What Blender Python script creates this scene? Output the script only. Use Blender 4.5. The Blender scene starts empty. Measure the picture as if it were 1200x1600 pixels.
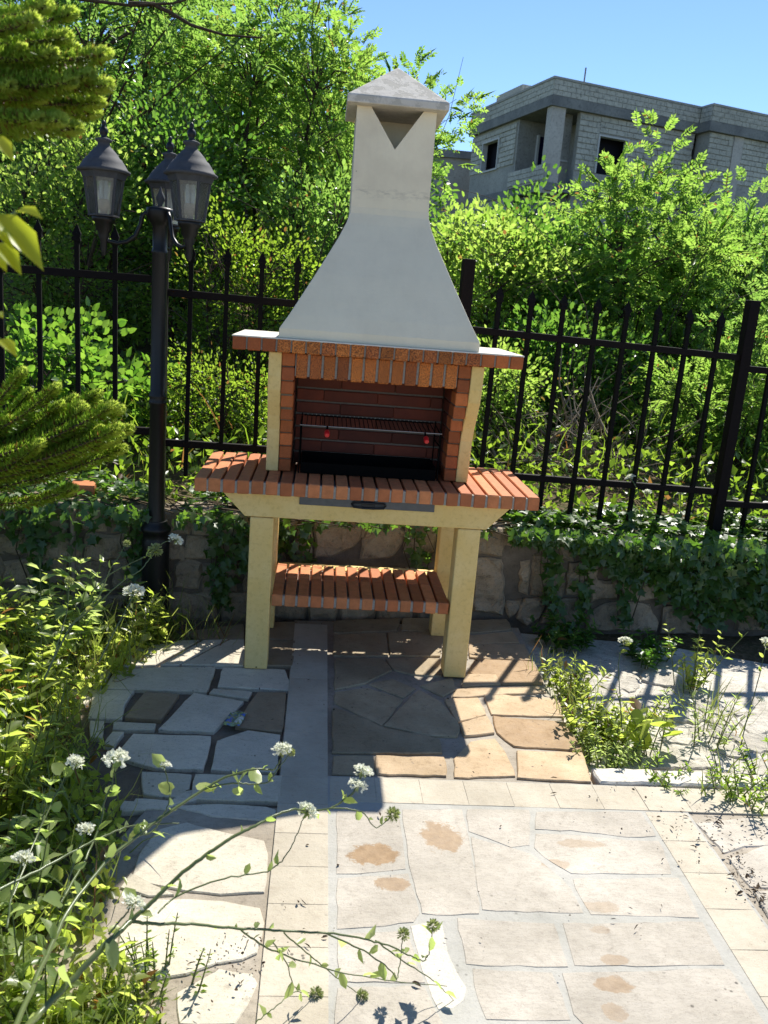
import bpy, bmesh, math, random
import numpy as np
from mathutils import Vector, Matrix, Euler
random.seed(7)
RNG = np.random.default_rng(7)
SC = bpy.context.scene
COL = SC.collection
R_ = math.radians

# ------------------------------------------------------------------ camera, sky, sun, exposure
cam_d = bpy.data.cameras.new('camera')
cam = bpy.data.objects.new('camera', cam_d)
COL.objects.link(cam)
cam.location = (-0.2025, -3.1172, 1.4343)
_y, _p, _r = R_(-4.798), R_(13.688), R_(4.477)
_F = Vector((-math.sin(_y) * math.cos(_p), math.cos(_y) * math.cos(_p), -math.sin(_p)))
_R = Vector((math.cos(_y), math.sin(_y), 0))
_U = _R.cross(_F)
_R2 = _R * math.cos(_r) + _U * math.sin(_r)
_U2 = -_R * math.sin(_r) + _U * math.cos(_r)
cam.rotation_euler = Matrix((_R2, _U2, -_F)).transposed().to_euler()
cam_d.sensor_fit = 'VERTICAL'
cam_d.sensor_height = 32
cam_d.lens = 1341.13 / 1600 * 32
cam_d.clip_start = 0.05
cam_d.clip_end = 1000
cam_d.dof.use_dof = True
cam_d.dof.focus_distance = 3.2
cam_d.dof.aperture_fstop = 7.5
SC.camera = cam

SUN_V = Vector((0.391, 0.764, 1.0)).normalized()
world = bpy.data.worlds.new('World')
SC.world = world
world.use_nodes = True
wn = world.node_tree
sky = wn.nodes.new('ShaderNodeTexSky')
sky.sky_type = 'NISHITA'
sky.sun_disc = False
sky.sun_elevation = math.asin(SUN_V.z)
sky.sun_rotation = math.atan2(SUN_V.x, SUN_V.y)
sky.altitude = 300
sky.air_density = 0.8
sky.dust_density = 0.0
sky.ozone_density = 5.5
wn.nodes['Background'].inputs['Strength'].default_value = 0.10
wn.links.new(sky.outputs[0], wn.nodes['Background'].inputs['Color'])

sun_d = bpy.data.lights.new('sun', 'SUN')
sun_d.energy = 4.3
sun_d.angle = R_(0.53)
sun_d.color = (1.0, 0.96, 0.88)
sun = bpy.data.objects.new('sun', sun_d)
sun.rotation_euler = SUN_V.to_track_quat('Z', 'Y').to_euler()
sun.location = (4, 8, 12)
COL.objects.link(sun)

SC.view_settings.view_transform = 'Standard'
SC.view_settings.look = 'None'
SC.view_settings.gamma = 1
SC.view_settings.use_curve_mapping = False
SC.view_settings.exposure = 0.98
SC.cycles.max_bounces = 8
SC.cycles.diffuse_bounces = 5
SC.cycles.transparent_max_bounces = 12

PLAN = {
'left_stones':[('g',[(-0.921,-0.029),(-0.778,0.017),(-0.55,0.045),(-0.554,-0.175),(-0.926,-0.187)]),
('l',[(-0.525,0.039),(-0.281,0.048),(-0.248,-0.096),(-0.254,-0.136),(-0.524,-0.131)]),
('g',[(-0.539,-0.145),(-0.392,-0.158),(-0.398,-0.217),(-0.545,-0.185)]),
('l',[(-0.605,-0.187),(-0.414,-0.239),(-0.492,-0.471),(-0.678,-0.471)]),
('b',[(-0.374,-0.162),(-0.264,-0.152),(-0.265,-0.454),(-0.326,-0.451),(-0.429,-0.432)]),
('b',[(-0.778,-0.203),(-0.651,-0.209),(-0.678,-0.403),(-0.802,-0.401)]),
('g',[(-0.957,-0.199),(-0.815,-0.189),(-0.824,-0.305),(-0.807,-0.411),(-0.922,-0.416)]),
('g',[(-0.836,-0.428),(-0.69,-0.43),(-0.687,-0.471),(-0.825,-0.484)]),
('g',[(-0.911,-0.434),(-0.862,-0.43),(-0.841,-0.547),(-0.882,-0.543)]),
('g',[(-0.821,-0.503),(-0.784,-0.498),(-0.791,-0.598),(-0.831,-0.588)]),
('l',[(-0.755,-0.506),(-0.497,-0.5),(-0.493,-0.707),(-0.64,-0.71),(-0.779,-0.65)]),
('l',[(-0.477,-0.535),(-0.385,-0.456),(-0.271,-0.476),(-0.268,-0.715),(-0.472,-0.712)]),
('g',[(-0.68,-0.734),(-0.526,-0.74),(-0.521,-0.872),(-0.649,-0.857)]),
('g',[(-0.518,-0.742),(-0.253,-0.732),(-0.252,-0.874),(-0.512,-0.875)]),
('l',[(-0.43,-0.891),(-0.292,-0.898),(-0.258,-0.912),(-0.26,-0.97),(-0.434,-0.955),(-0.561,-0.907)]),
('l',[(-0.668,-0.88),(-0.528,-0.886),(-0.569,-0.928),(-0.675,-0.934)]),
('l',[(-0.74,0.282),(-0.648,0.302),(-0.781,0.032),(-0.935,-0.002),(-0.995,-0.018),(-0.914,0.155)]),
('l',[(-0.635,0.299),(-0.533,0.323),(-0.692,0.042),(-0.764,0.03)]),
('l',[(-0.528,0.317),(-0.466,0.329),(-0.441,0.06),(-0.524,0.055),(-0.684,0.043)]),
('b',[(-0.452,0.321),(-0.249,0.341),(-0.249,0.08),(-0.438,0.064)]),
('l',[(-1.065,-0.138),(-0.998,-0.037),(-0.932,-0.015),(-0.937,-0.188),(-0.956,-0.316),(-1.003,-0.304)]),
('b',[(-0.73,0.383),(-0.488,0.514),(-0.467,0.343),(-0.639,0.318)]),
('b',[(-0.479,0.521),(-0.248,0.572),(-0.247,0.357),(-0.457,0.339)]),
('l',[(-0.575,-1.024),(-0.506,-0.987),(-0.402,-1.026),(-0.284,-1.059),(-0.269,-1.118),(-0.267,-1.27),(-0.373,-1.281),(-0.462,-1.272),(-0.604,-1.233),(-0.604,-1.132)]),
('l',[(-0.532,-1.305),(-0.457,-1.299),(-0.365,-1.304),(-0.276,-1.324),(-0.262,-1.375),(-0.27,-1.473),(-0.301,-1.493),(-0.356,-1.504),(-0.416,-1.536),(-0.476,-1.555),(-0.571,-1.508),(-0.591,-1.411)]),
('l',[(-0.354,-1.519),(-0.279,-1.53),(-0.263,-1.557),(-0.281,-1.618),(-0.298,-1.667),(-0.412,-1.671),(-0.434,-1.589)]),
('g',[(-0.61,-1.205),(-0.544,-1.247),(-0.485,-1.285),(-0.545,-1.294),(-0.622,-1.266)]),
('g',[(-0.604,-1.445),(-0.598,-1.411),(-0.576,-1.496),(-0.592,-1.515)]),
('g',[(-0.707,-0.893),(-0.604,-0.898),(-0.627,-0.937),(-0.694,-0.95)]),
('l',[(-0.415,-1.679),(-0.309,-1.68),(-0.307,-1.778),(-0.42,-1.77)]),
('l',[(-0.525,-0.828),(-0.433,-0.82),(-0.498,-0.882),(-0.575,-0.897)])],
'path_stones':[('t',[(0.527,-0.529),(0.758,-0.523),(0.732,-0.707),(0.496,-0.701)]),
('t',[(0.377,-0.478),(0.469,-0.445),(0.484,-0.529),(0.49,-0.687),(0.291,-0.708),(0.305,-0.597)]),
('o',[(0.492,-0.282),(0.758,-0.307),(0.762,-0.509),(0.639,-0.498),(0.529,-0.497),(0.486,-0.409)]),
('t',[(0.494,-0.095),(0.779,-0.114),(0.767,-0.262),(0.489,-0.269)]),
('t',[(0.331,-0.159),(0.462,-0.135),(0.47,-0.27),(0.353,-0.34)]),
('t',[(0.356,-0.352),(0.471,-0.282),(0.474,-0.406),(0.363,-0.443)]),
('t',[(0.389,-0.064),(0.729,-0.006),(0.748,-0.062),(0.619,-0.084),(0.365,-0.139)]),
('t',[(0.45,0.071),(0.571,0.083),(0.577,-0.005),(0.415,-0.041)]),
('o',[(0.514,0.236),(0.765,0.233),(0.758,0.018),(0.589,-0.004),(0.465,0.092)]),
('t',[(0.514,0.393),(0.768,0.422),(0.763,0.248),(0.493,0.246)]),
('t',[(0.531,0.495),(0.748,0.575),(0.753,0.444),(0.517,0.41)]),
('t',[(0.044,-0.591),(0.143,-0.593),(0.273,-0.584),(0.264,-0.698),(0.042,-0.703)]),
('d',[(0.236,-0.094),(0.311,-0.185),(0.357,-0.367),(0.338,-0.441),(0.236,-0.449),(0.088,-0.388)]),
('d',[(0.048,-0.051),(0.14,-0.0),(0.228,-0.069),(0.177,-0.156)]),
('d',[(-0.083,-0.138),(0.044,-0.087),(0.168,-0.174),(0.081,-0.382),(-0.084,-0.226)]),
('d',[(-0.08,0.172),(0.118,0.193),(0.146,0.087),(0.035,-0.044),(-0.083,-0.114)]),
('d',[(0.13,0.194),(0.364,0.226),(0.347,0.047),(0.225,0.054),(0.158,0.089)]),
('d',[(0.249,-0.05),(0.385,0.029),(0.382,-0.07),(0.328,-0.137),(0.279,-0.08)]),
('d',[(-0.092,-0.266),(-0.008,-0.325),(0.08,-0.403),(0.272,-0.47),(0.269,-0.562),(0.04,-0.574),(-0.094,-0.584)]),
('d',[(-0.095,-0.602),(0.034,-0.593),(0.036,-0.705),(-0.095,-0.713)]),
('d',[(-0.084,0.427),(0.15,0.49),(0.144,0.226),(-0.084,0.201)]),
('d',[(0.163,0.491),(0.415,0.516),(0.367,0.25),(0.154,0.227)]),
('d',[(-0.076,0.602),(0.23,0.673),(0.205,0.524),(-0.081,0.454)]),
('d',[(0.244,0.674),(0.551,0.704),(0.511,0.534),(0.224,0.516)]),
('d',[(0.562,0.686),(0.753,0.731),(0.753,0.6),(0.536,0.524)])],
'slab_stones':[('p',[(-0.088,-0.918),(0.093,-0.9),(0.093,-1.008),(0.093,-1.168),(0.011,-1.186),(-0.089,-1.198)]),
('p',[(0.104,-0.9),(0.283,-0.886),(0.279,-0.979),(0.278,-1.077),(0.26,-1.335),(0.117,-1.339),(0.105,-1.157),(0.102,-1.008)]),
('p',[(-0.089,-1.215),(0.094,-1.185),(0.112,-1.335),(0.095,-1.368),(-0.092,-1.398)]),
('p',[(0.298,-0.888),(0.489,-0.878),(0.451,-1.051),(0.396,-1.066),(0.338,-1.027),(0.284,-0.999)]),
('p',[(0.506,-0.888),(0.834,-0.873),(0.838,-0.994),(0.747,-1.002),(0.59,-0.979),(0.483,-0.98)]),
('p',[(0.286,-1.023),(0.352,-1.051),(0.445,-1.089),(0.483,-1.151),(0.514,-1.227),(0.526,-1.323),(0.267,-1.321)]),
('p',[(0.478,-1.002),(0.579,-0.996),(0.741,-1.019),(0.837,-1.014),(0.815,-1.162),(0.536,-1.172),(0.5,-1.133),(0.457,-1.066)]),
('p',[(0.53,-1.193),(0.67,-1.188),(0.828,-1.176),(0.82,-1.33),(0.54,-1.33),(0.531,-1.268)]),
('p',[(0.199,-1.352),(0.435,-1.36),(0.436,-1.501),(0.201,-1.501)]),
('p',[(0.457,-1.361),(0.818,-1.345),(0.812,-1.489),(0.451,-1.5)]),
('c',[(0.083,-1.382),(0.124,-1.367),(0.16,-1.37),(0.161,-1.461),(0.186,-1.567),(0.175,-1.603),(0.151,-1.626),(0.122,-1.627),(0.109,-1.598),(0.097,-1.52)]),
('p',[(-0.092,-1.415),(0.072,-1.394),(0.093,-1.539),(0.102,-1.557),(-0.089,-1.556)]),
('p',[(-0.095,-1.572),(0.094,-1.565),(0.126,-1.665),(0.137,-1.766),(-0.104,-1.768)]),
('p',[(0.209,-1.514),(0.388,-1.518),(0.396,-1.582),(0.4,-1.653),(0.217,-1.653),(0.207,-1.608)]),
('p',[(0.412,-1.523),(0.817,-1.5),(0.821,-1.634),(0.826,-1.662),(0.423,-1.666),(0.408,-1.639)]),
('p',[(0.215,-1.666),(0.401,-1.663),(0.42,-1.764),(0.224,-1.775)]),
('p',[(0.424,-1.677),(0.829,-1.673),(0.833,-1.801),(0.45,-1.802)])],
'rough_stones':[('r',[(0.97,0.205),(1.066,0.181),(1.113,0.119),(1.06,0.027),(0.964,0.065)]),
('r',[(0.954,0.08),(1.052,0.004),(1.095,-0.075),(1.025,-0.138),(0.938,-0.088)]),
('r',[(1.147,0.197),(1.218,0.23),(1.199,0.136),(1.143,0.082),(1.119,0.128)]),
('r',[(1.281,0.298),(1.406,0.32),(1.431,0.191),(1.386,0.137),(1.249,0.191)]),
('r',[(1.21,0.104),(1.309,0.114),(1.231,-0.048),(1.135,-0.042)]),
('r',[(1.31,0.098),(1.404,0.058),(1.355,-0.023),(1.232,-0.063)]),
('r',[(1.419,0.076),(1.503,0.099),(1.49,-0.011),(1.41,-0.077),(1.356,-0.038)]),
('r',[(1.395,-0.079),(1.505,-0.04),(1.492,-0.142),(1.45,-0.187),(1.369,-0.152)]),
('r',[(1.221,-0.093),(1.342,-0.054),(1.374,-0.109),(1.327,-0.169),(1.202,-0.159)]),
('r',[(1.117,-0.073),(1.212,-0.08),(1.165,-0.182),(1.099,-0.16)]),
('r',[(1.37,-0.166),(1.443,-0.201),(1.418,-0.283),(1.341,-0.276)]),
('r',[(1.188,-0.194),(1.295,-0.213),(1.263,-0.333),(1.128,-0.33)]),
('r',[(1.297,-0.33),(1.421,-0.359),(1.377,-0.434),(1.287,-0.38)]),
('r',[(1.135,-0.391),(1.252,-0.358),(1.299,-0.439),(1.233,-0.501),(1.112,-0.509)]),
('r',[(1.001,-0.376),(1.124,-0.355),(1.112,-0.509),(0.983,-0.528)]),
('r',[(1.572,-0.064),(1.616,-0.104),(1.586,-0.218),(1.508,-0.263),(1.507,-0.183)]),
('r',[(1.431,-0.256),(1.564,-0.259),(1.509,-0.365),(1.428,-0.37)]),
('r',[(1.527,0.118),(1.542,0.039),(1.543,-0.081),(1.513,-0.098),(1.505,0.005)])],
'side_stones':[('p',[(0.981,-0.92),(1.053,-0.899),(1.273,-0.871),(1.214,-1.018),(1.088,-1.029),(1.009,-1.068)]),
('p',[(1.006,-1.088),(1.145,-1.021),(1.234,-1.006),(1.138,-1.206),(1.011,-1.21)]),
('p',[(1.008,-1.228),(1.133,-1.215),(1.086,-1.383),(0.999,-1.362),(1.004,-1.272)])],
'wall_stones':[[(-0.197,0.438),(0.02,0.439),(0.022,0.372),(-0.013,0.328),(-0.105,0.289),(-0.188,0.275)],[(0.033,0.433),(0.224,0.415),(0.217,0.353),(0.18,0.29),(0.026,0.274),(0.024,0.335)],[(0.235,0.427),(0.368,0.419),(0.378,0.32),(0.312,0.3),(0.221,0.304)],[(-0.287,0.441),(-0.206,0.437),(-0.197,0.281),(-0.279,0.285)],[(0.566,0.406),(0.703,0.404),(0.705,0.306),(0.572,0.313)],[(0.568,0.297),(0.703,0.293),(0.738,0.099),(0.742,0.007),(0.587,0.025)],[(0.852,0.32),(0.986,0.321),(1.026,0.26),(1.038,0.104),(0.865,0.107)],[(0.745,0.086),(0.834,0.094),(0.811,0.021),(0.775,-0.006),(0.75,0.02)],[(0.833,0.1),(0.963,0.096),(0.924,-0.004),(0.864,-0.044),(0.801,-0.005)],[(0.793,0.28),(0.846,0.294),(0.855,0.114),(0.805,0.126)],[(0.979,0.374),(1.05,0.376),(1.068,0.287),(0.996,0.298)],[(1.037,0.28),(1.185,0.29),(1.206,0.146),(1.045,0.117)],[(0.971,0.089),(1.093,0.105),(1.138,-0.028),(0.927,-0.03)],[(1.172,0.032),(1.289,0.089),(1.487,0.078),(1.56,-0.02),(1.553,-0.063),(1.172,-0.066)],[(1.56,0.065),(1.773,0.083),(1.801,-0.075),(1.569,-0.077)],[(1.162,0.197),(1.3,0.2),(1.314,0.103),(1.231,0.102),(1.166,0.073)],[(1.314,0.2),(1.507,0.218),(1.539,0.107),(1.33,0.09)],[(1.519,0.232),(1.729,0.25),(1.756,0.096),(1.558,0.079)]],
'stems':{'near': [([(-0.592,-2.012,0.328),(-0.588,-1.966,0.307),(-0.56,-1.915,0.315),(-0.505,-1.858,0.354),(-0.48,-1.809,0.352)],0.0062,0.005,None),([(-0.48,-1.809,0.352),(-0.452,-1.787,0.37),(-0.414,-1.753,0.398),(-0.365,-1.721,0.425),(-0.322,-1.691,0.441),(-0.278,-1.663,0.451),(-0.243,-1.635,0.456),(-0.207,-1.609,0.455),(-0.181,-1.587,0.434)],0.0042,0.002,('w',0.04)),([(-0.48,-1.809,0.352),(-0.435,-1.796,0.338),(-0.394,-1.768,0.317),(-0.331,-1.744,0.29),(-0.274,-1.718,0.266),(-0.193,-1.695,0.242),(-0.091,-1.668,0.216),(-0.038,-1.651,0.187),(0.009,-1.633,0.16),(0.058,-1.618,0.119),(0.085,-1.598,0.092),(0.1,-1.57,0.094),(0.108,-1.533,0.128)],0.003,0.001,('g',0.032)),([(-0.13,-1.674,0.222),(-0.05,-1.66,0.172),(0.012,-1.647,0.111),(0.027,-1.626,0.068),(0.035,-1.589,0.088),(0.042,-1.549,0.118)],0.0018,0.0009,('g',0.032)),([(-0.028,-1.641,0.179),(0.039,-1.628,0.117),(0.109,-1.614,0.058),(0.161,-1.6,-0.008)],0.0018,0.0007,None),([(-0.292,-1.739,0.28),(-0.252,-1.715,0.225),(-0.19,-1.691,0.176),(-0.099,-1.669,0.128),(0.016,-1.63,0.072),(0.14,-1.59,0.024)],0.002,0.0007,None),([(-0.213,-1.694,0.239),(-0.165,-1.673,0.173),(-0.119,-1.65,0.113),(-0.071,-1.628,0.052),(-0.04,-1.6,0.006)],0.0016,0.0008,('g',0.027)),([(-0.232,-1.715,0.233),(-0.202,-1.688,0.161),(-0.19,-1.661,0.086),(-0.172,-1.627,0.042),(-0.139,-1.593,0.002)],0.0014,0.0008,('g',0.034)),([(-0.258,-1.699,0.033),(-0.222,-1.666,0.039),(-0.185,-1.633,0.047),(-0.158,-1.607,0.021)],0.0013,0.0008,None),([(-0.439,-1.774,0.342),(-0.416,-1.733,0.347),(-0.339,-1.696,0.357),(-0.253,-1.664,0.349),(-0.23,-1.644,0.354),(-0.207,-1.626,0.38),(-0.189,-1.602,0.427),(-0.181,-1.587,0.434)],0.0018,0.0009,None),([(-0.181,-1.587,0.436),(-0.117,-1.58,0.441),(-0.069,-1.577,0.431),(-0.059,-1.571,0.415),(-0.039,-1.569,0.387),(-0.021,-1.559,0.393),(-0.004,-1.547,0.406)],0.0016,0.0008,('g',0.036)),([(-0.194,-1.587,0.431),(-0.129,-1.562,0.428),(-0.093,-1.54,0.444),(-0.08,-1.527,0.459)],0.0018,0.001,('w',0.034)),([(-0.129,-1.562,0.428),(-0.086,-1.531,0.443),(-0.069,-1.503,0.477)],0.0016,0.001,('w',0.036)),([(-0.595,-2.055,0.364),(-0.606,-1.907,0.332),(-0.609,-1.755,0.318),(-0.569,-1.62,0.334),(-0.52,-1.559,0.349),(-0.483,-1.517,0.363),(-0.411,-1.446,0.383),(-0.361,-1.414,0.402),(-0.297,-1.396,0.414),(-0.259,-1.382,0.4),(-0.246,-1.378,0.421),(-0.242,-1.372,0.447)],0.0048,0.0012,('w',0.042)),([(-0.403,-1.436,0.384),(-0.343,-1.419,0.391),(-0.298,-1.405,0.378),(-0.267,-1.406,0.386),(-0.247,-1.39,0.413),(-0.222,-1.375,0.443)],0.0018,0.001,('g',0.022)),([(-0.732,-1.782,0.377),(-0.662,-1.669,0.357),(-0.603,-1.591,0.356),(-0.544,-1.534,0.355),(-0.446,-1.504,0.343)],0.0034,0.001,None),([(-0.621,-1.751,0.329),(-0.61,-1.578,0.324),(-0.602,-1.509,0.354),(-0.604,-1.492,0.381),(-0.591,-1.476,0.41),(-0.588,-1.469,0.44),(-0.584,-1.464,0.461)],0.0026,0.0012,('w',0.05)),([(-0.52,-1.559,0.349),(-0.491,-1.541,0.346),(-0.469,-1.503,0.382),(-0.468,-1.487,0.406),(-0.482,-1.475,0.45),(-0.483,-1.473,0.459)],0.0018,0.001,('w',0.024)),([(-0.719,-1.696,0.31),(-0.724,-1.535,0.335),(-0.705,-1.42,0.39),(-0.682,-1.413,0.422)],0.0022,0.0012,('w',0.036)),([(-0.611,-1.747,0.352),(-0.607,-1.686,0.388),(-0.596,-1.657,0.428)],0.0018,0.001,('w',0.03)),([(-0.662,-1.886,0.399),(-0.672,-1.827,0.426),(-0.667,-1.788,0.457)],0.002,0.0012,('w',0.034)),([(-0.506,-1.856,0.365),(-0.485,-1.832,0.384),(-0.473,-1.819,0.397)],0.002,0.0012,('w',0.034))],'corner': [([(-0.941,-0.798,0.317),(-0.889,-0.734,0.455),(-0.835,-0.694,0.497),(-0.755,-0.647,0.577),(-0.711,-0.611,0.596),(-0.688,-0.571,0.629),(-0.684,-0.534,0.638)],0.003,0.0012,('g',0.05)),([(-0.846,-0.649,0.535),(-0.788,-0.614,0.593),(-0.701,-0.586,0.633),(-0.649,-0.554,0.677),(-0.621,-0.531,0.675)],0.0022,0.001,('w',0.04)),([(-0.88,-0.766,0.468),(-0.807,-0.702,0.544),(-0.798,-0.637,0.6),(-0.761,-0.572,0.667)],0.0022,0.001,('g',0.026)),([(-0.801,-0.748,0.355),(-0.756,-0.686,0.459),(-0.736,-0.634,0.507),(-0.733,-0.591,0.518)],0.0024,0.0014,('w',0.06)),([(-0.905,-0.835,0.389),(-0.878,-0.778,0.526),(-0.885,-0.735,0.595)],0.002,0.001,('g',0.03))],'edge': [([(0.93,-0.462,-0.075),(0.923,-0.403,0.08),(0.913,-0.352,0.199),(0.916,-0.315,0.27),(0.941,-0.287,0.306),(0.95,-0.267,0.308)],0.0022,0.0012,('w',0.04)),([(0.92,-0.334,0.191),(0.855,-0.311,0.219),(0.824,-0.297,0.226)],0.0014,0.001,None)],'bank': [([(1.375,-0.409,-0.045),(1.422,-0.339,0.047),(1.48,-0.264,0.162),(1.528,-0.19,0.272),(1.559,-0.139,0.279)],0.0022,0.0012,('w',0.045)),([(1.422,-0.339,0.047),(1.453,-0.309,0.075),(1.495,-0.279,0.106)],0.0014,0.001,('w',0.03))],'ivybed': [([(1.426,0.951,0.467),(1.429,0.978,0.577),(1.39,0.997,0.642),(1.365,1.008,0.678)],0.003,0.0015,('w',0.04)),([(1.433,0.962,0.515),(1.451,0.976,0.579),(1.456,0.984,0.613)],0.002,0.0015,('w',0.035)),([(1.665,1.036,0.476),(1.668,1.052,0.54),(1.661,1.067,0.6)],0.002,0.0015,('w',0.03))]},
'pine_low':[[(-0.938,-1.306,1.108),(-0.856,-1.339,1.172),(-0.803,-1.371,1.228),(-0.774,-1.408,1.256)],[(-0.999,-1.139,1.046),(-0.906,-1.173,1.109),(-0.847,-1.205,1.167),(-0.816,-1.242,1.196)],[(-0.922,-1.312,1.084),(-0.812,-1.347,1.147),(-0.741,-1.38,1.204),(-0.705,-1.418,1.232)],[(-0.961,-1.224,1.039),(-0.84,-1.26,1.101),(-0.762,-1.294,1.157),(-0.723,-1.332,1.186)],[(-0.981,-1.16,1.034),(-0.844,-1.196,1.102),(-0.756,-1.23,1.162),(-0.713,-1.268,1.193)],[(-0.938,-1.247,1.04),(-0.802,-1.284,1.104),(-0.715,-1.319,1.161),(-0.674,-1.357,1.19)],[(-0.935,-1.234,1.055),(-0.786,-1.271,1.125),(-0.689,-1.305,1.186),(-0.644,-1.343,1.216)],[(-0.956,-1.164,1.024),(-0.805,-1.201,1.093),(-0.707,-1.236,1.154),(-0.662,-1.273,1.185)],[(-0.924,-1.275,1.041),(-0.789,-1.312,1.103),(-0.703,-1.347,1.159),(-0.661,-1.385,1.188)],[(-0.962,-1.175,1.019),(-0.804,-1.213,1.086),(-0.701,-1.248,1.147),(-0.653,-1.286,1.177)],[(-0.881,-1.344,1.058),(-0.73,-1.383,1.122),(-0.633,-1.418,1.179),(-0.587,-1.456,1.208)],[(-0.916,-1.273,1.036),(-0.749,-1.312,1.102),(-0.64,-1.348,1.162),(-0.59,-1.386,1.192)],[(-0.971,-1.132,0.993),(-0.802,-1.171,1.059),(-0.692,-1.207,1.12),(-0.642,-1.245,1.151)],[(-0.92,-1.239,0.999),(-0.744,-1.28,1.062),(-0.629,-1.317,1.12),(-0.578,-1.355,1.149)],[(-0.884,-1.345,1.026),(-0.726,-1.385,1.086),(-0.623,-1.422,1.139),(-0.576,-1.46,1.167)],[(-0.925,-1.264,0.994),(-0.754,-1.305,1.053),(-0.643,-1.342,1.108),(-0.592,-1.381,1.137)],[(-0.936,-1.2,0.96),(-0.763,-1.242,1.018),(-0.651,-1.28,1.072),(-0.6,-1.318,1.101)],[(-0.909,-1.301,1.016),(-0.761,-1.341,1.073),(-0.666,-1.377,1.126),(-0.621,-1.416,1.154)],[(-0.924,-1.28,1.007),(-0.794,-1.319,1.061),(-0.711,-1.354,1.112),(-0.671,-1.392,1.14)],[(-0.978,-1.173,0.996),(-0.845,-1.211,1.054),(-0.76,-1.246,1.109),(-0.718,-1.284,1.138)],[(-0.992,-1.152,0.967),(-0.889,-1.19,1.016),(-0.824,-1.225,1.064),(-0.79,-1.262,1.091)],[(-0.98,-1.176,1.021),(-0.888,-1.211,1.078),(-0.828,-1.245,1.131),(-0.797,-1.282,1.159)],[(-0.966,-1.239,1.026),(-0.896,-1.274,1.076),(-0.852,-1.308,1.124),(-0.826,-1.345,1.15)],[(-1.011,-1.145,0.941),(-0.918,-1.183,0.983),(-0.858,-1.219,1.028),(-0.826,-1.257,1.053)],[(-1.011,-1.144,0.975),(-0.934,-1.18,1.021),(-0.885,-1.214,1.067),(-0.857,-1.251,1.093)],[(-0.91,-1.252,0.941),(-0.796,-1.296,0.967),(-0.723,-1.336,1.0),(-0.688,-1.375,1.022)],[(-0.924,-1.318,1.006),(-0.828,-1.356,1.051),(-0.767,-1.391,1.096),(-0.735,-1.429,1.121)],[(-0.916,-1.278,1.023),(-0.775,-1.317,1.083),(-0.683,-1.352,1.137),(-0.64,-1.39,1.166)],[(-0.912,-1.289,0.998),(-0.755,-1.329,1.054),(-0.654,-1.366,1.106),(-0.607,-1.405,1.134)]],
'pine_high':[[(-0.771,-1.721,1.756),(-0.667,-1.768,1.74),(-0.594,-1.807,1.744),(-0.559,-1.845,1.743)],[(-0.789,-1.676,1.753),(-0.676,-1.724,1.736),(-0.597,-1.764,1.739),(-0.56,-1.802,1.739)],[(-0.746,-1.772,1.728),(-0.62,-1.82,1.711),(-0.533,-1.861,1.714),(-0.494,-1.899,1.714)],[(-0.742,-1.783,1.696),(-0.615,-1.833,1.675),(-0.527,-1.875,1.676),(-0.488,-1.913,1.675)],[(-0.797,-1.657,1.715),(-0.674,-1.707,1.691),(-0.589,-1.749,1.691),(-0.55,-1.787,1.691)],[(-0.797,-1.659,1.702),(-0.679,-1.709,1.677),(-0.596,-1.751,1.676),(-0.558,-1.789,1.675)],[(-0.777,-1.7,1.694),(-0.649,-1.752,1.67),(-0.559,-1.794,1.67),(-0.519,-1.832,1.669)],[(-0.809,-1.624,1.697),(-0.676,-1.676,1.67),(-0.583,-1.719,1.669),(-0.542,-1.757,1.668)],[(-0.746,-1.788,1.652),(-0.638,-1.838,1.625),(-0.562,-1.88,1.621),(-0.527,-1.918,1.62)],[(-0.813,-1.612,1.806),(-0.699,-1.659,1.793),(-0.618,-1.698,1.8),(-0.581,-1.736,1.801)],[(-0.754,-1.765,1.775),(-0.666,-1.81,1.762),(-0.603,-1.848,1.767),(-0.572,-1.885,1.767)],[(-0.822,-1.602,1.748),(-0.715,-1.65,1.726),(-0.638,-1.691,1.727),(-0.603,-1.728,1.727)],[(-0.795,-1.679,1.729),(-0.71,-1.726,1.706),(-0.648,-1.766,1.706),(-0.619,-1.803,1.705)],[(-0.79,-1.69,1.701),(-0.698,-1.738,1.675),(-0.632,-1.778,1.673),(-0.601,-1.816,1.672)],[(-0.824,-1.618,1.675),(-0.74,-1.668,1.641),(-0.68,-1.709,1.635),(-0.65,-1.746,1.634)],[(-0.803,-1.639,1.752),(-0.683,-1.688,1.733),(-0.598,-1.729,1.736),(-0.56,-1.766,1.736)],[(-0.809,-1.633,1.773),(-0.71,-1.68,1.755),(-0.639,-1.719,1.759),(-0.606,-1.756,1.759)],[(-0.744,-1.795,1.753),(-0.665,-1.84,1.738),(-0.608,-1.878,1.742),(-0.579,-1.915,1.741)],[(-0.773,-1.74,1.702),(-0.704,-1.786,1.676),(-0.653,-1.826,1.674),(-0.627,-1.863,1.673)],[(-0.738,-1.813,1.656),(-0.641,-1.862,1.629),(-0.572,-1.903,1.626),(-0.54,-1.94,1.624)],[(-0.746,-1.777,1.706),(-0.63,-1.826,1.686),(-0.549,-1.867,1.687),(-0.512,-1.905,1.686)],[(-0.75,-1.774,1.7),(-0.646,-1.823,1.678),(-0.572,-1.863,1.678),(-0.537,-1.901,1.677)],[(-0.808,-1.636,1.7),(-0.696,-1.687,1.673),(-0.617,-1.728,1.671),(-0.581,-1.766,1.67)],[(-0.744,-1.803,1.658),(-0.66,-1.852,1.63),(-0.599,-1.892,1.626),(-0.569,-1.929,1.624)],[(-0.762,-1.748,1.732),(-0.668,-1.795,1.713),(-0.601,-1.835,1.715),(-0.569,-1.872,1.714)],[(-0.785,-1.703,1.746),(-0.707,-1.748,1.726),(-0.651,-1.787,1.727),(-0.622,-1.824,1.726)]],
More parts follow.
